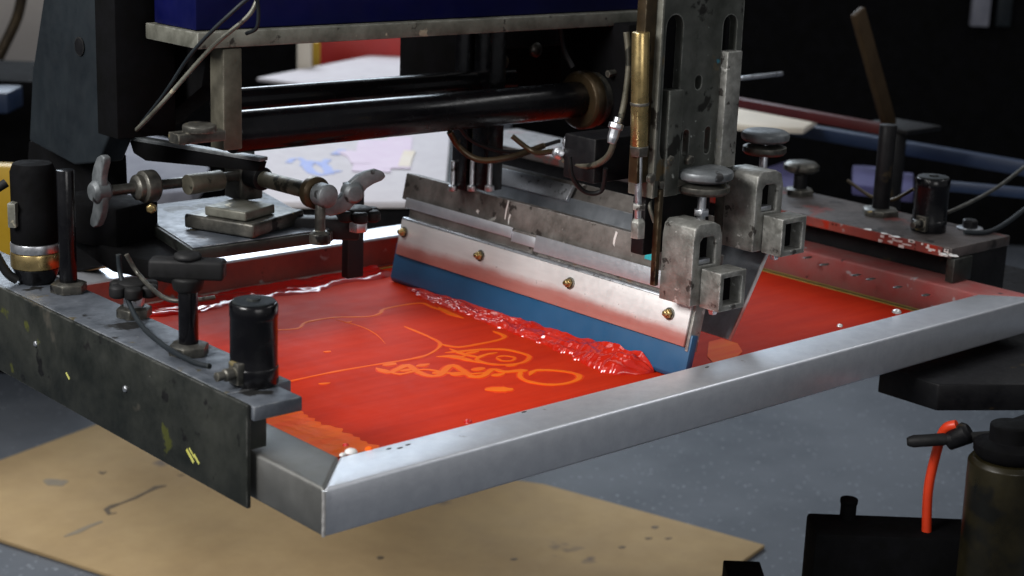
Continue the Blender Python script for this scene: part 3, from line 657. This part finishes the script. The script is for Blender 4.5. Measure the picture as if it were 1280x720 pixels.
# air regulator with brass band at far left
q = zc(46, 352); rg = thing('air_regulator', 'black air regulator with a brass and silver band at the left edge', 'regulator', q)
r = .0235
b = MB().lathe(q, Z, [(0, r*.7), (.004, r*.8), (.014, r*.95), (.016, r)], 28); build(b, 'regulator_base', M['gloss'], rg, .0006)
b = MB().lathe(q+Z*.0165, Z, [(0, r*1.04), (.015, r*1.04)], 32); build(b, 'brass_band', M['brass'], rg, .0008)
b = MB().lathe(q+Z*.032, Z, [(0, r*1.02), (.009, r*1.02)], 32); build(b, 'silver_band', M['steel'], rg, .0008)
b = MB().lathe(q+Z*.0415, Z, [(0, r), (.03, r), (.034, r*.93), (.070, r*.93), (.078, r*.8)], 32); build(b, 'regulator_body', M['void'], rg, .0008)
b = MB().obox(q+V((-.022, -.004, .072)), V((.7, .7, 0)), V((-.7, .7, 0)), Z, .010, .004, .012); build(b, 'gauge_face', M['lip'], rg, .001)
b = MB().tube([q+V((-.022, .012, .10)), q+V((-.040, .016, .085)), q+V((-.042, .014, .05)), q+V((-.03, .006, .015)), q+V((-.02, 0, .004))], .0045, 10); build(b, 'air_loop', M['rubber'], rg, 0)

# ------------------------------------------------------------------ registration adjuster over the left of the screen
ad = thing('registration_adjuster', 'oily steel registration adjuster block with stacked plates over the left of the screen', 'adjuster', (.23, .53, .068))
b = MB().prism([(.146, .431), (.314, .427), (.364, .634), (.188, .634)], (0, 0, 0), X, Y, Z, .068, .080); build(b, 'base_plate', M['green'], ad, .0015)
b = MB().prism([(.149, .434), (.311, .430), (.360, .631), (.190, .631)], (0, 0, 0), X, Y, Z, .0802, .0815); build(b, 'base_plate_top', M['greentop'], ad, .0005)
ca = at(306, 273, z=.0905)
b = MB().obox(ca, V((.93, .36, 0)), V((-.36, .93, 0)), Z, .046, .044, .0075); build(b, 'middle_plate', M['iron'], ad, .003, 3)
cb_ = at(300, 262, z=.1035)
b = MB().obox(cb_, V((.93, .36, 0)), V((-.36, .93, 0)), Z, .026, .026, .005); build(b, 'upper_plate', M['lip'], ad, .002, 3)
AZ = .132
cen = at(303, 216, z=AZ)
b = MB().box(cen.x-.013, cen.x+.016, cen.y-.016, cen.y+.016, .105, AZ+.018); build(b, 'pivot_block', M['iron'], ad, .003, 3)
b = MB().lathe(cen+Z*.0185, Z, [(0, .013), (.004, .013), (.010, .009)], 16); build(b, 'pivot_cap', M['wing'], ad, .0008)
# adjuster screw toward the left
lx = at(128, 238, z=AZ); lx.y = cen.y-.012
b = MB().cyl((cen.x-.014, lx.y, AZ), (lx.x+.004, lx.y, AZ), .0055, n=16); build(b, 'adjuster_screw', M['iron'], ad, .0003)
b = MB().cyl(at(276, 225, z=AZ) , at(234, 231, z=AZ), .0105, n=22); build(b, 'screw_sleeve', M['olive'], ad, .0008)
for px, r, L in ((212, .0165, .016), (192, .013, .010)):
    q = at(px, 237, z=AZ); b = MB().lathe(V((q.x, lx.y, AZ)), -X, [(0, r*.8), (.003, r), (L, r), (L+.003, r*.7)], 22); build(b, 'collar', M['iron'], ad, .0006)
q = at(190, 260, z=AZ-.018); b = MB().lathe(q, V((-.6, -.7, 0)), [(0, .0055), (.004, .0055), (.006, .004)], 6); build(b, 'set_screw', M['brass'], ad, .0006)
# adjuster screw toward the camera right
ry = at(398, 243, z=AZ); rx = cen.x+.008
e = at(392, 240, z=AZ)
b = MB().cyl(cen-Y*.017, cen-Y*.040, .0125, n=22); build(b, 'screw_sleeve', M['black'], ad, .001)
b = MB().cyl(cen-Y*.0405, V((e.x, e.y, AZ)), .0085, n=18); build(b, 'adjuster_screw', M['olive'], ad, .0005)
b = MB().lathe(V((e.x, e.y+.006, AZ)), -Y, [(0, .012), (.004, .0165), (.012, .0165), (.014, .012)], 24); build(b, 'collar', M['bronze'], ad, .0006)
b = MB().lathe(V((e.x, e.y-.010, AZ)), -Y, [(0, .012), (.016, .012), (.018, .008)], 20); build(b, 'screw_tip', M['wing'], ad, .0008)
# feet of the base plate
q = at(400, 300, z=.085); b = MB().cyl((q.x, q.y, .0817), (q.x, q.y, AZ-.008), .0055, n=12); b.lathe((q.x, q.y, .0817), Z, [(0, .011), (.010, .011), (.013, .007)], 14); build(b, 'plate_screw', M['iron'], ad, .0005)
q = at(440, 315, z=.03); b = MB().box(q.x-.010, q.x+.012, q.y-.006, q.y+.006, 0.001, .11); build(b, 'support_leg', M['slate'], ad, .001)
q = at(448, 268, z=.10); starknob(ad, q-Z*.004); b = MB().obox(q+V((-.04, .06, -.02)), V((.8, -.6, 0)), V((.6, .8, 0)), Z, .07, .01, .012); build(b, 'support_arm', M['black'], ad, .004)

def wing(px, py, z, axis, tilt, label, s=1.0):
    c = at(px, py, z=z); t = thing('wing_nut', label, 'wing nut', c-Z*.03*s, 'wing nuts on the registration adjuster')
    a = V(axis).normalized(); u = (Matrix.Rotation(rad(tilt), 3, a) @ Z); w_ = a.cross(u)
    b = MB().lathe(c-a*.008*s, a, [(0, .0085*s), (.003, .011*s), (.014*s, .011*s), (.018*s, .008*s)], 20); build(b, 'nut_hub', M['wing'], t, .0006)
    for sg_ in (1, -1):
        inner = [(.004, -.009), (.012, -.009), (.020, -.012), (.028, -.017), (.034, -.018), (.036, -.012), (.033, -.004), (.025, .003), (.016, .008), (.004, .010)]
        b = MB().prism([(p[0]*s, p[1]*s*sg_) for p in inner], c+a*.012*s*0, u*sg_, w_*1.0, a, -.0035*s, .0045*s); build(b, 'wing_blade', M['wing'], t, .0018*s, 3)
    return t
wing(126, 239, AZ, (-1, 0, 0), 4, 'pale grey wing nut on the left end of the adjuster screw', 1.05)
wing(440, 240, AZ, (-.25, -1, 0), -40, 'pale wing nut on the right end of the adjuster screw, before the white shirt', 1.0)

# lever with hoses
lv0 = at(166, 172, z=.17); lv1 = at(330, 199, z=.17)
lv = thing('release_lever', 'flat steel release lever with black underside above the registration adjuster', 'lever', (lv0+lv1)/2)
d = (lv1-lv0).normalized(); nn = Z.cross(d).normalized()
b = MB().obox((lv0+lv1)/2, d, nn, Z, (lv1-lv0).length/2, .006, .002); build(b, 'lever_strip', M['wing'], lv, .0008)
b = MB().prism([(0, -.0025), (.005, -.015), (.022, -.021), ((lv1-lv0).length*.98, -.012), ((lv1-lv0).length, -.0025)], lv0, d, Z, nn, -.005, .005); build(b, 'lever_grip', M['void'], lv, .001)
def hose(pts, r, label, mt='rubber', y=None, cat='hose'):
    P = [V(p) for p in pts]; o = build(MB().tube(P, r, 10, 8), 'air_hose', M[mt], None, 0); return tag(o, label, cat)
hose([at(163, 170, y=.50), at(200, 132, y=.42), at(262, 62, y=.36), at(312, 18, y=.33), at(324, -14, y=.33)], .0021, 'grey air hose rising from the lever to the blue beam, the outer of two', 'lip')
hose([at(168, 165, y=.50), at(205, 118, y=.42), at(240, 66, y=.37), at(285, 20, y=.33), at(318, -4, y=.32), at(322, 32, y=.325), at(308, 42, y=.34)], .0018, 'thin dark air hose looping over the corner of the blue beam', 'slate')
hose([at(148, 318, z=.10), at(151, 345, z=.08), at(162, 380, z=.06), at(178, 408, z=.05), at(205, 432, z=.05), at(240, 452, z=.054), at(262, 458, z=.056)], .0024, 'thin black hose curving down onto the green holder to the near cylinder', 'slate')
hose([at(158, 318, z=.10), at(175, 345, z=.08), at(205, 372, z=.075), at(235, 376, z=.075), at(268, 372, z=.075)], .0022, 'thin grey hose hanging past the tee knob post', 'iron')

# tall leaning arm at upper left
la = thing('side_arm', 'broad slate painted steel arm leaning upright at the upper left', 'arm', at(80, 205, x=.125))
A = [at(58, -30, x=.125), at(176, -30, x=.125), at(160, 60, x=.125), at(150, 120, x=.125), at(138, 165, x=.125), at(122, 204, x=.125), at(92, 206, x=.125), at(36, 176, x=.125), at(40, 90, x=.125)]
b = MB().prism([(q.y, q.z) for q in A], (.125, 0, 0), Y, Z, X, 0, .03); build(b, 'arm_plate', M['slate'], la, .003, 3)
b = MB()
q = at(100, 58, x=.1245); b.lathe(q, -X, [(0, .010), (.0012, .010)], 18); q = at(150, 78, x=.1245); b.lathe(q, -X, [(0, .006), (.002, .006)], 6); build(b, 'arm_bolt', M['black'], la, .0003)
b = MB().prism([(q.y, q.z) for q in (at(30, 176, x=.15), at(122, 196, x=.15), at(128, 330, x=.15), at(70, 345, x=.15), at(22, 300, x=.15))], (.155, 0, 0), Y, Z, X, 0, .03); build(b, 'arm_foot', M['void'], la, .003)
b = MB().prism([(q.y, q.z) for q in (at(165, -30, x=.17), at(262, -30, x=.17), at(254, 60, x=.17), at(246, 110, x=.17), at(190, 158, x=.17), at(140, 175, x=.17))], (.175, 0, 0), Y, Z, X, 0, .03); build(b, 'inner_arm_plate', M['void'], la, .003)
# dark block under the adjuster, left
ub = thing('adjuster_carrier', 'black carrier block under the left wing nut, above the holder', 'carrier', (.15, .6, .05))
b = MB().prism([(q.x, q.y) for q in (at(92, 298, z=.055), at(160, 283, z=.055), at(262, 330, z=.055), at(215, 345, z=.055), at(140, 330, z=.055))], (0, 0, 0), X, Y, Z, .046, .0665); build(b, 'carrier_block', M['void'], ub, .003)
q = at(132, 285, z=.09); b = MB().obox(q+V((.03, .06, -.005)), V((.9, .3, 0)), V((-.3, .9, 0)), Z, .034, .05, .022); build(b, 'carrier_foot', M['void'], ub, .004)

# ================================================================== right screen holder
hr = thing('screen_holder', 'dark ink splashed steel holder on the far right side of the screen frame', 'holder', (1.03, .4, .0))
b = MB().box(.962, 1.085, .098, 1.0, .030, .0425); build(b, 'top_plate', M['holder_top'], hr, .0012)
b = MB().box(.9605, .9618, .11, .5, .0305, .0415); build(b, 'ink_stained_edge', M['alu_red'], hr, 0)
b = MB().box(1.003, 1.085, .100, 1.0, -.05, .0295); build(b, 'side_channel', M['black'], hr, .0012)
b = MB().box(.964, 1.002, .094, .105, .001, .0295); build(b, 'end_web', M['green'], hr, .001)
b = MB()
for k in range(26):
    q = V((.9602, R_.uniform(.098, .20), R_.uniform(.031, .0415))); b.obox(q, X, Y, Z, .0004, R_.uniform(.001, .004), R_.uniform(.0006, .002))
tag(build(b, 'ink_specks', M['white_ink'], hr, 0), kind='stuff')
for (px, py) in ((1085, 287), (1105, 292), (1120, 296), (1180, 318), (1192, 320)):
    q = at(px, py, z=.0427); w_ = R_.uniform(.005, .011); build(MB().prism([(q.x+.006*math.cos(k)*R_.uniform(.5, 1.1), q.y+w_*math.sin(k)*R_.uniform(.5, 1.1)) for k in range(6)], (0, 0, 0), X, Y, Z, q.z-.0001, q.z+.0004), 'dried_ink', M['white_ink'], hr, 0)
cr = thing('clamp_cylinder', 'glossy black cylinder with white glints standing on the right holder', 'air cylinder', at(1160, 288, z=.0427), 'black clamp cylinders on the screen holders')
q = V(cr.location); clampcyl(cr, q, .0205, .066)
def rpost(px, py, hgt, r, head, label, base=True):
    q = at(px, py, z=.0427); t = thing('holder_post', label, 'post', q, 'posts standing on the right screen holder')
    b = MB().cyl(q, q+Z*hgt, r, n=16); build(b, 'post', M['black'], t, .0005)
    if base: b = MB().lathe(q, Z, [(0, r*2.2), (.007, r*2.2), (.009, r*1.7)], 6); build(b, 'base_nut', M['iron'], t, .0006)
    if head: b = MB().lathe(q+Z*hgt, Z, [(0, head*.7), (.004, head), (.010, head), (.014, head*.8), (.015, head*.4)], 20); build(b, 'head', M['iron'], t, .0006)
rpost(999, 243, .030, .009, .024, 'short post with round iron head, left of the others on the right holder')
rpost(1100, 268, .115, .011, 0, 'tall thin black post between the round headed post and the glossy cylinder')
q = at(1212, 286, z=.0427)
bo = thing('holder_bolt', 'low black hex bolt with washer at the near end of the right holder', 'bolt', q)
b = MB().lathe(q, Z, [(0, .016), (.002, .016)], 24); build(b, 'washer', M['steel'], bo, .0004)
b = MB().lathe(q+Z*.0021, Z, [(0, .010), (.008, .010), (.010, .008)], 6); build(b, 'hex_head', M['black'], bo, .0005)
hose([at(1060, 226, z=.06), at(1090, 246, z=.048), at(1115, 250, z=.05), at(1142, 236, z=.07)], .0024, 'thin dark hose sagging between the posts on the right holder', 'bronze')
hose([at(1184, 266, z=.055), at(1215, 252, z=.06), at(1250, 232, z=.07), at(1285, 205, z=.08)], .0024, 'thin grey hose leaving the glossy right cylinder toward the right edge', 'iron')
hose([at(1205, 290, z=.046), at(1235, 290, z=.046), at(1262, 276, z=.05), at(1295, 250, z=.06)], .003, 'dark hose curling past the hex bolt on the right holder', 'slate')
# bar carrying the right holder outward
rb = thing('support_arm', 'heavy black support arm reaching to the right under the screen frame corner', 'arm', (1.1, .0, -.14))
P5 = [at(1098, 474, z=-.07), at(1172, 497, z=-.07), at(1300, 497, z=-.07), at(1330, 420, z=-.07), at(1240, 425, z=-.07)]
b = MB().prism([(q.x, q.y) for q in P5], (0, 0, 0), X, Y, Z, -.085, -.055); build(b, 'arm', M['black'], rb, .002)
b = MB().box(1.003, 1.30, .10, 1.0, -.10, -.0505); build(b, 'arm', M['black'], rb, .002)

# ================================================================== hoses round the carriage
hose([at(562, 165, y=.40), at(574, 184, y=.40), at(600, 200, y=.38), at(640, 196, y=.36), at(680, 182, y=.35)], .0035, 'brown hose sagging below the thick black rail', 'bronze')
hose([at(783, 40, y=.16), at(786, 80, y=.155), at(780, 130, y=.155), at(770, 165, y=.16), at(760, 195, y=.17), at(735, 208, y=.2), at(705, 200, y=.24)], .0032, 'olive hose running down left of the brass cylinder and curling under the bushing', 'olive')
hose([at(712, 196, y=.2), at(716, 222, y=.2), at(732, 240, y=.2), at(752, 238, y=.19), at(757, 210, y=.18)], .0024, 'thin black hose loop hanging above the flood bar', 'rubber')
fz = thing('hose_fitting', 'silver hose fitting on the olive hose left of the brass cylinder', 'fitting', at(768, 175, y=.155))
q = at(766, 172, y=.152); q2 = at(772, 150, y=.152); b = MB().lathe(q, q2-q, [(-.006, .004), (0, .0055), (.008, .0055), (.009, .0075), (.014, .0075), (.015, .004), (.02, .004)], 8); build(b, 'hex_fitting', M['steel'], fz, .0004)
fz = thing('valve_block', 'small grey valve with fittings hanging under the black bushing', 'valve', at(715, 200, y=.25))
for k, (px, py, r) in enumerate(((712, 178, .008), (728, 196, .009), (698, 192, .007))):
    q = at(px, py, y=.25); b = MB().lathe(q, V((-.5, -.7, .2)), [(-.012, r*.7), (0, r), (.010, r), (.012, r*.6), (.018, r*.6)], 8); build(b, 'fitting', M['steel'], fz, .0005)
b = MB().box(.575, .612, .275, .30, .145, .165); build(b, 'valve_body', M['void'], fz, .002)

# ================================================================== things behind
def slab(name, label, cat, pts, z, th, m, kind=None):
    P = [at(x, y, z=z) for x, y in pts]; b = MB().prism([(q.x, q.y) for q in P], (0, 0, 0), X, Y, Z, z-th, z)
    o = build(b, name, m, None, .003); return tag(o, label, cat)
# shirt on its pallet at the next station
sp = thing('print_pallet', 'pallet with a white shirt printed in pale blue and pink behind the frame', 'pallet', at(450, 220, z=-.12))
PZ = -.10
shp = [(140, 214), (200, 222), (300, 255), (420, 222), (518, 219), (560, 219), (572, 150), (566, 120), (400, 150), (250, 168), (160, 160)]
P = [at(x, y, z=PZ) for x, y in [(270, 190), (344, 252), (430, 252), (518, 252), (558, 226), (566, 130), (430, 140), (300, 165)]]
b = MB().prism([(q.x, q.y) for q in P], (0, 0, 0), X, Y, Z, PZ-.012, PZ); build(b, 'shirt', M['white'], sp, .003)
P2 = [at(x, y, z=PZ-.02) for x, y in [(300, 215), (340, 262), (430, 264), (530, 264), (575, 236), (580, 140), (430, 150), (310, 175)]]
b = MB().prism([(q.x, q.y) for q in P2], (0, 0, 0), X, Y, Z, PZ-.06, PZ-.0125); build(b, 'pallet_board', M['black'], sp, .003)
PN = [0]
def pr(pts, w, m): 
    PN[0] += 1; b = MB().ribbon([at(x, y, z=PZ) for x, y in pts], w, PZ+.0002, PZ+.0006+.0003*PN[0]); build(b, 'shirt_print', m, sp, 0)
pr([(360, 204), (366, 199), (374, 198), (381, 202), (378, 208)], .012, M['print_blue'])
pr([(386, 202), (384, 210), (390, 216), (400, 219), (412, 217), (408, 209), (399, 204), (390, 202), (386, 206)], .018, M['print_blue'])
pr([(410, 200), (404, 205), (408, 212), (416, 216), (424, 214)], .014, M['print_blue'])
pr([(418, 194), (425, 190), (428, 188)], .016, M['print_blue'])
pr([(470, 176), (468, 190), (466, 204), (464, 216)], .07, M['print_pink'])
pr([(500, 172), (498, 190), (496, 212)], .05, M['print_pink'])
pr([(430, 190), (445, 196), (452, 206)], .035, M['print_pink'])
pr([(512, 190), (508, 200), (505, 210)], .022, M['print_gold'])
slab('folded_cloth', 'white cloth with its shade painted grey on the pallet left of the printed shirt', 'cloth', [(120, 178), (165, 162), (240, 180), (262, 210), (240, 238), (150, 246), (118, 220)], -.09, .03, M['grey_cloth'])  # shade on the white cloth is put into its grey colour
# upper board: white diamond sheet on a higher pallet
wp = thing('white_board', 'bright white pallet sheet pointing left below the blue beam', 'pallet', at(470, 90, z=-.06))
P = [at(x, y, z=-.05) for x, y in [(321, 97), (440, 112), (590, 96), (640, 75), (592, 68), (500, 62)]]
b = MB().prism([(q.x, q.y) for q in P], (0, 0, 0), X, Y, Z, -.058, -.05); build(b, 'sheet', M['white'], wp, .002)
b = MB().prism([(q.x, q.y-.0) for q in [at(x, y, z=-.06) for x, y in [(335, 99), (440, 115), (590, 99), (640, 78), (592, 71), (500, 65)]]], (0, 0, 0), X, Y, Z, -.09, -.0585); build(b, 'board', M['black'], wp, .002)
# red panel and pale upright further back
def upright(name, label, cat, x0, y0, x1, y1, dist, m, th=.05, fl=None):
    """box standing at a given distance in front of the camera, facing it"""
    c = V((CC.x+FW.x/math.hypot(FW.x, FW.y)*dist, CC.y+FW.y/math.hypot(FW.x, FW.y)*dist, 0))
    fh = V((FW.x, FW.y, 0)).normalized(); rh = V((fh.y, -fh.x, 0))
    def hit(px, py):
        d = FW+RT*((px-640)/CF)-UP*((py-360)/CF); k = dist/d.dot(fh); return CC+d*k
    a = hit(x0, y1); b2 = hit(x1, y0)
    u0 = (a-c).dot(rh); u1 = (b2-c).dot(rh); z0 = a.z if fl is None else fl; z1 = b2.z
    b = MB().obox(c+rh*((u0+u1)/2)+fh*(th/2)+Z*((z0+z1)/2), rh, fh, Z, (u1-u0)/2, th/2, (z1-z0)/2)
    return tag(build(b, name, m, None, .004), label, cat)
upright('red_board', 'bright red panel standing behind the white pallet sheet', 'panel', 398, 46, 640, 110, 4.3, M['red_panel'])
upright('pale_post', 'narrow pale grey post left of the red panel', 'post', 371, 40, 388, 105, 4.0, M['cream'], .04, FZ)
upright('yellow_post', 'thin yellow post between the pale post and the red panel', 'post', 390, 52, 399, 100, 4.1, M['yellow'], .03, FZ)
upright('white_shelf', 'white shelf edge showing just under the blue beam above the red panel', 'shelf', 480, 30, 640, 51, 4.6, M['white'])
upright('dark_cabinet', 'black cabinet left of the pale post behind the rails', 'cabinet', 150, -80, 370, 140, 4.4, M['void'], .35, FZ)
upright('dark_cabinet', 'wide black machine cabinet filling the dark upper right background', 'cabinet', 640, -120, 1460, 128, 4.8, M['void'], .35, FZ)
upright('beige_panel', 'beige wall panel at the upper left corner behind the slate arm', 'panel', -80, -60, 64, 106, 5.2, M['beige'], .05)
upright('yellow_bin', 'yellow plastic bin at the left edge behind the air regulator', 'bin', -60, 208, 26, 318, 2.6, M['yellow'], .03)
upright('brown_board', 'brown board leaning low behind the left holder', 'board', 88, 296, 180, 345, 2.3, M['wood'], .03)
upright('blue_crate', 'small blue crate at the left edge below the beige panel', 'crate', -60, 116, 9, 140, 3.1, M['pale_blue'], .1)
o = upright('dark_cabinet', 'black floor cabinet behind the regulator at the far left', 'cabinet', -90, 106, 150, 330, 3.25, M['void'], .3, FZ)
hb = at(20, 40, y=4.0)
yc = build(MB().tube([at(30, -20, y=2.6), at(22, 20, y=2.6), at(4, 60, y=2.6), at(-20, 110, y=2.6)], .012, 10), 'hanging_cord', M['bronze'], None, 0); tag(yc, 'ochre cord hanging in front of the beige panel at the upper left', 'cord')
# right background station
slab('white_board', 'cream board end showing right of the carriage plate', 'pallet', [(900, 130), (985, 140), (1022, 149), (1005, 160), (960, 158), (900, 154)], .0, .012, M['cream'])
def bar(name, label, cat, p, q, r, m):
    return tag(build(MB().obox((p+q)/2, (q-p).normalized(), Z.cross((q-p).normalized()).normalized(), (q-p).normalized().cross(Z.cross((q-p).normalized()).normalized()), (q-p).length/2, r, r), name, m, None, .002), label, cat)
bar('red_rail', 'dark red press arm sloping behind the right zinc clamp', 'arm', at(900, 124, z=.04), at(1112, 163, z=.04), .009, M['dark_red'])
bar('blue_shelf', 'long blue shelf edge in the dark right background', 'shelf', at(930, 150, z=-.03), at(1290, 212, z=-.03), .012, M['pale_blue'])
bar('blue_shelf', 'lower dim blue shelf edge in the dark right background', 'shelf', at(1180, 232, z=-.03), at(1330, 246, z=-.03), .008, M['pale_blue'])
slab('lilac_garment', 'lilac folded garment glimpsed left of the tall black post', 'garment', [(1066, 206), (1098, 208), (1098, 234), (1066, 230)], -.08, .02, M['lilac'])
slab('lilac_garment', 'lilac folded garment glimpsed between the tall black post and the glossy cylinder', 'garment', [(1108, 214), (1142, 216), (1142, 240), (1108, 236)], -.08, .02, M['lilac'])
slab('lilac_garment', 'lilac folded garment just right of the right zinc clamp', 'garment', [(950, 212), (985, 200), (1008, 226), (980, 244)], -.08, .02, M['lilac'])
slab('lilac_garment', 'violet garment scrap showing between the bushing and the brass cylinder', 'garment', [(745, 200), (800, 196), (805, 225), (760, 222)], -.08, .02, M['lilac'])
pa = at(1072, 14, y=.70); pb = at(1112, 158, y=.70)
bp_ = thing('leaning_post', 'brown flat post leaning right in the dark background', 'post', pb)
b = MB().obox((pa+pb)/2, (pb-pa).normalized(), Y, (pb-pa).normalized().cross(Y), (pb-pa).length/2, .006, .014); build(b, 'post', M['dim_brown'], bp_, .002)
b = MB().obox(pb+V((.03, 0, -.002)), X, Y, Z, .05, .05, .004); build(b, 'foot_plate', M['black'], bp_, .002)
b = MB().cyl(pb+V((0, -.02, -.2)), pb-V((0, .02, .005)), .014); build(b, 'foot_column', M['black'], bp_, .002)
upright('window_pane', 'dim pale window pane far at the top right', 'window', 1214, -30, 1243, 33, 4.75, M['grey_cloth'], .03)
upright('window_pane', 'dimmer grey window pane at the top right corner beside the pale one', 'window', 1245, -30, 1270, 33, 4.76, M['slate'], .03)
# ================================================================== bottom right: pump unit on the floor
pu = thing('pump_unit', 'black pump unit with an upright stub at the bottom right', 'pump', (.7, .1, -.4))
def pp(px, py, dist):
    d = FW+RT*((px-640)/CF)-UP*((py-360)/CF); return CC+d*dist
DP = 1.75
a = pp(1020, 668, DP); c = pp(1330, 664, DP)
fh = V((FW.x, FW.y, 0)).normalized(); rh = V((fh.y, -fh.x, 0))
mid = (a+c)/2; hw = (c-a).dot(rh)/2
b = MB().obox(V((mid.x, mid.y, (a.z+FZ)/2))+fh*.03, rh, fh, Z, hw, .03, (a.z-FZ)/2); build(b, 'pump_body', M['void'], pu, .004)
q = pp(1058, 662, DP+.05); b = MB().cyl(q-Z*.01, q+Z*.032, .0085, n=18); b.lathe(q+Z*.030, Z, [(0, .0095), (.006, .0095)], 18); build(b, 'stub', M['void'], pu, .001)
q = pp(935, 716, DP); b = MB().obox(q-Z*.02, rh, fh, Z, .02, .05, .012); build(b, 'foot', M['void'], pu, .002)
tk = thing('oil_tank', 'murky upright tank with black lid and side handle at the right edge', 'tank', pp(1245, 690, DP))
q = pp(1245, 690, DP-.05); topq = pp(1245, 560, DP-.05)
hh = topq.z-q.z
b = MB().lathe(V((q.x, q.y, q.z-.05)), Z, [(0, .036), (hh+.045, .038), (hh+.05, .034)], 32); build(b, 'tank_body', M['tank'], tk, .001)
b = MB().lathe(V((q.x, q.y, topq.z+.0005)), Z, [(0, .030), (.006, .034), (.014, .034), (.018, .02), (.034, .02), (.036, .016)], 28); build(b, 'tank_lid', M['void'], tk, .001)
h0 = pp(1136, 552, DP-.03); h1 = pp(1240, 545, DP-.05)
b = MB().cyl(h0, h1, .0055, n=14); b.lathe(h0, h1-h0, [(-.002, .004), (.004, .0065), (.035, .0065), (.04, .005)], 14); build(b, 'handle', M['rubber'], tk, .0006)
b = MB().lathe(pp(1200, 545, DP-.04), V((.3, -.6, .5)), [(-.015, .009), (.008, .012), (.012, .008)], 12); build(b, 'valve_cap', M['black'], tk, .0008)
b = MB().box(q.x+.03, q.x+.09, q.y-.06, q.y+.02, q.z-.1, topq.z+.03); build(b, 'side_block', M['void'], tk, .003)
hose([pp(1196, 531, DP-.04), pp(1180, 538, DP-.03), pp(1168, 575, DP), pp(1160, 615, DP+.01), pp(1158, 665, DP+.02)], .0052, 'bright orange red hose curving down from the tank handle', 'orange')

# ------------------------------------------------------------------ more lines and fittings in the dark machinery
hose([at(570, 150, y=.42), at(590, 176, y=.42), at(640, 190, y=.40), at(700, 176, y=.38)], .0022, 'thin black cable behind the brown hose below the rail', 'rubber')
hose([at(640, 170, y=.36), at(668, 190, y=.34), at(694, 190, y=.30), at(712, 204, y=.27)], .003, 'short dark hose joining the brown hose to the valve', 'bronze')
hose([at(836, 230, y=.16), at(820, 236, y=.16), at(812, 255, y=.15), at(818, 278, y=.145)], .002, 'thin wire dropping beside the near round knob', 'lip')
hose([at(700, 30, y=.40), at(704, 60, y=.40), at(716, 84, y=.39)], .003, 'short hose hanging from the beam above the bushing', 'rubber')
bar('steel_rod', 'short bright steel rod glinting in the dark right of the carriage plate', 'rod', at(926, 98, y=.62), at(978, 92, y=.62), .003, M['steel'])


GROUPS = {'air_hose': 'thin hoses and cables round the press', 'guide_rail': 'black guide rails of the carriage', 'dark_cabinet': 'black cabinets in the background',
          'blue_shelf': 'blue shelf edges in the dark background', 'lilac_garment': 'lilac garments glimpsed behind the right holder', 'window_pane': 'dim window panes at the top right',
          'screen_holder': 'steel holders on both sides of the screen', 'white_board': 'pale pallet boards at the next stations'}
for o in S.objects:
    if o.parent is None and 'label' in o and 'group' not in o and o.name.split('.')[0] in GROUPS:
        o['group'] = GROUPS[o.name.split('.')[0]]
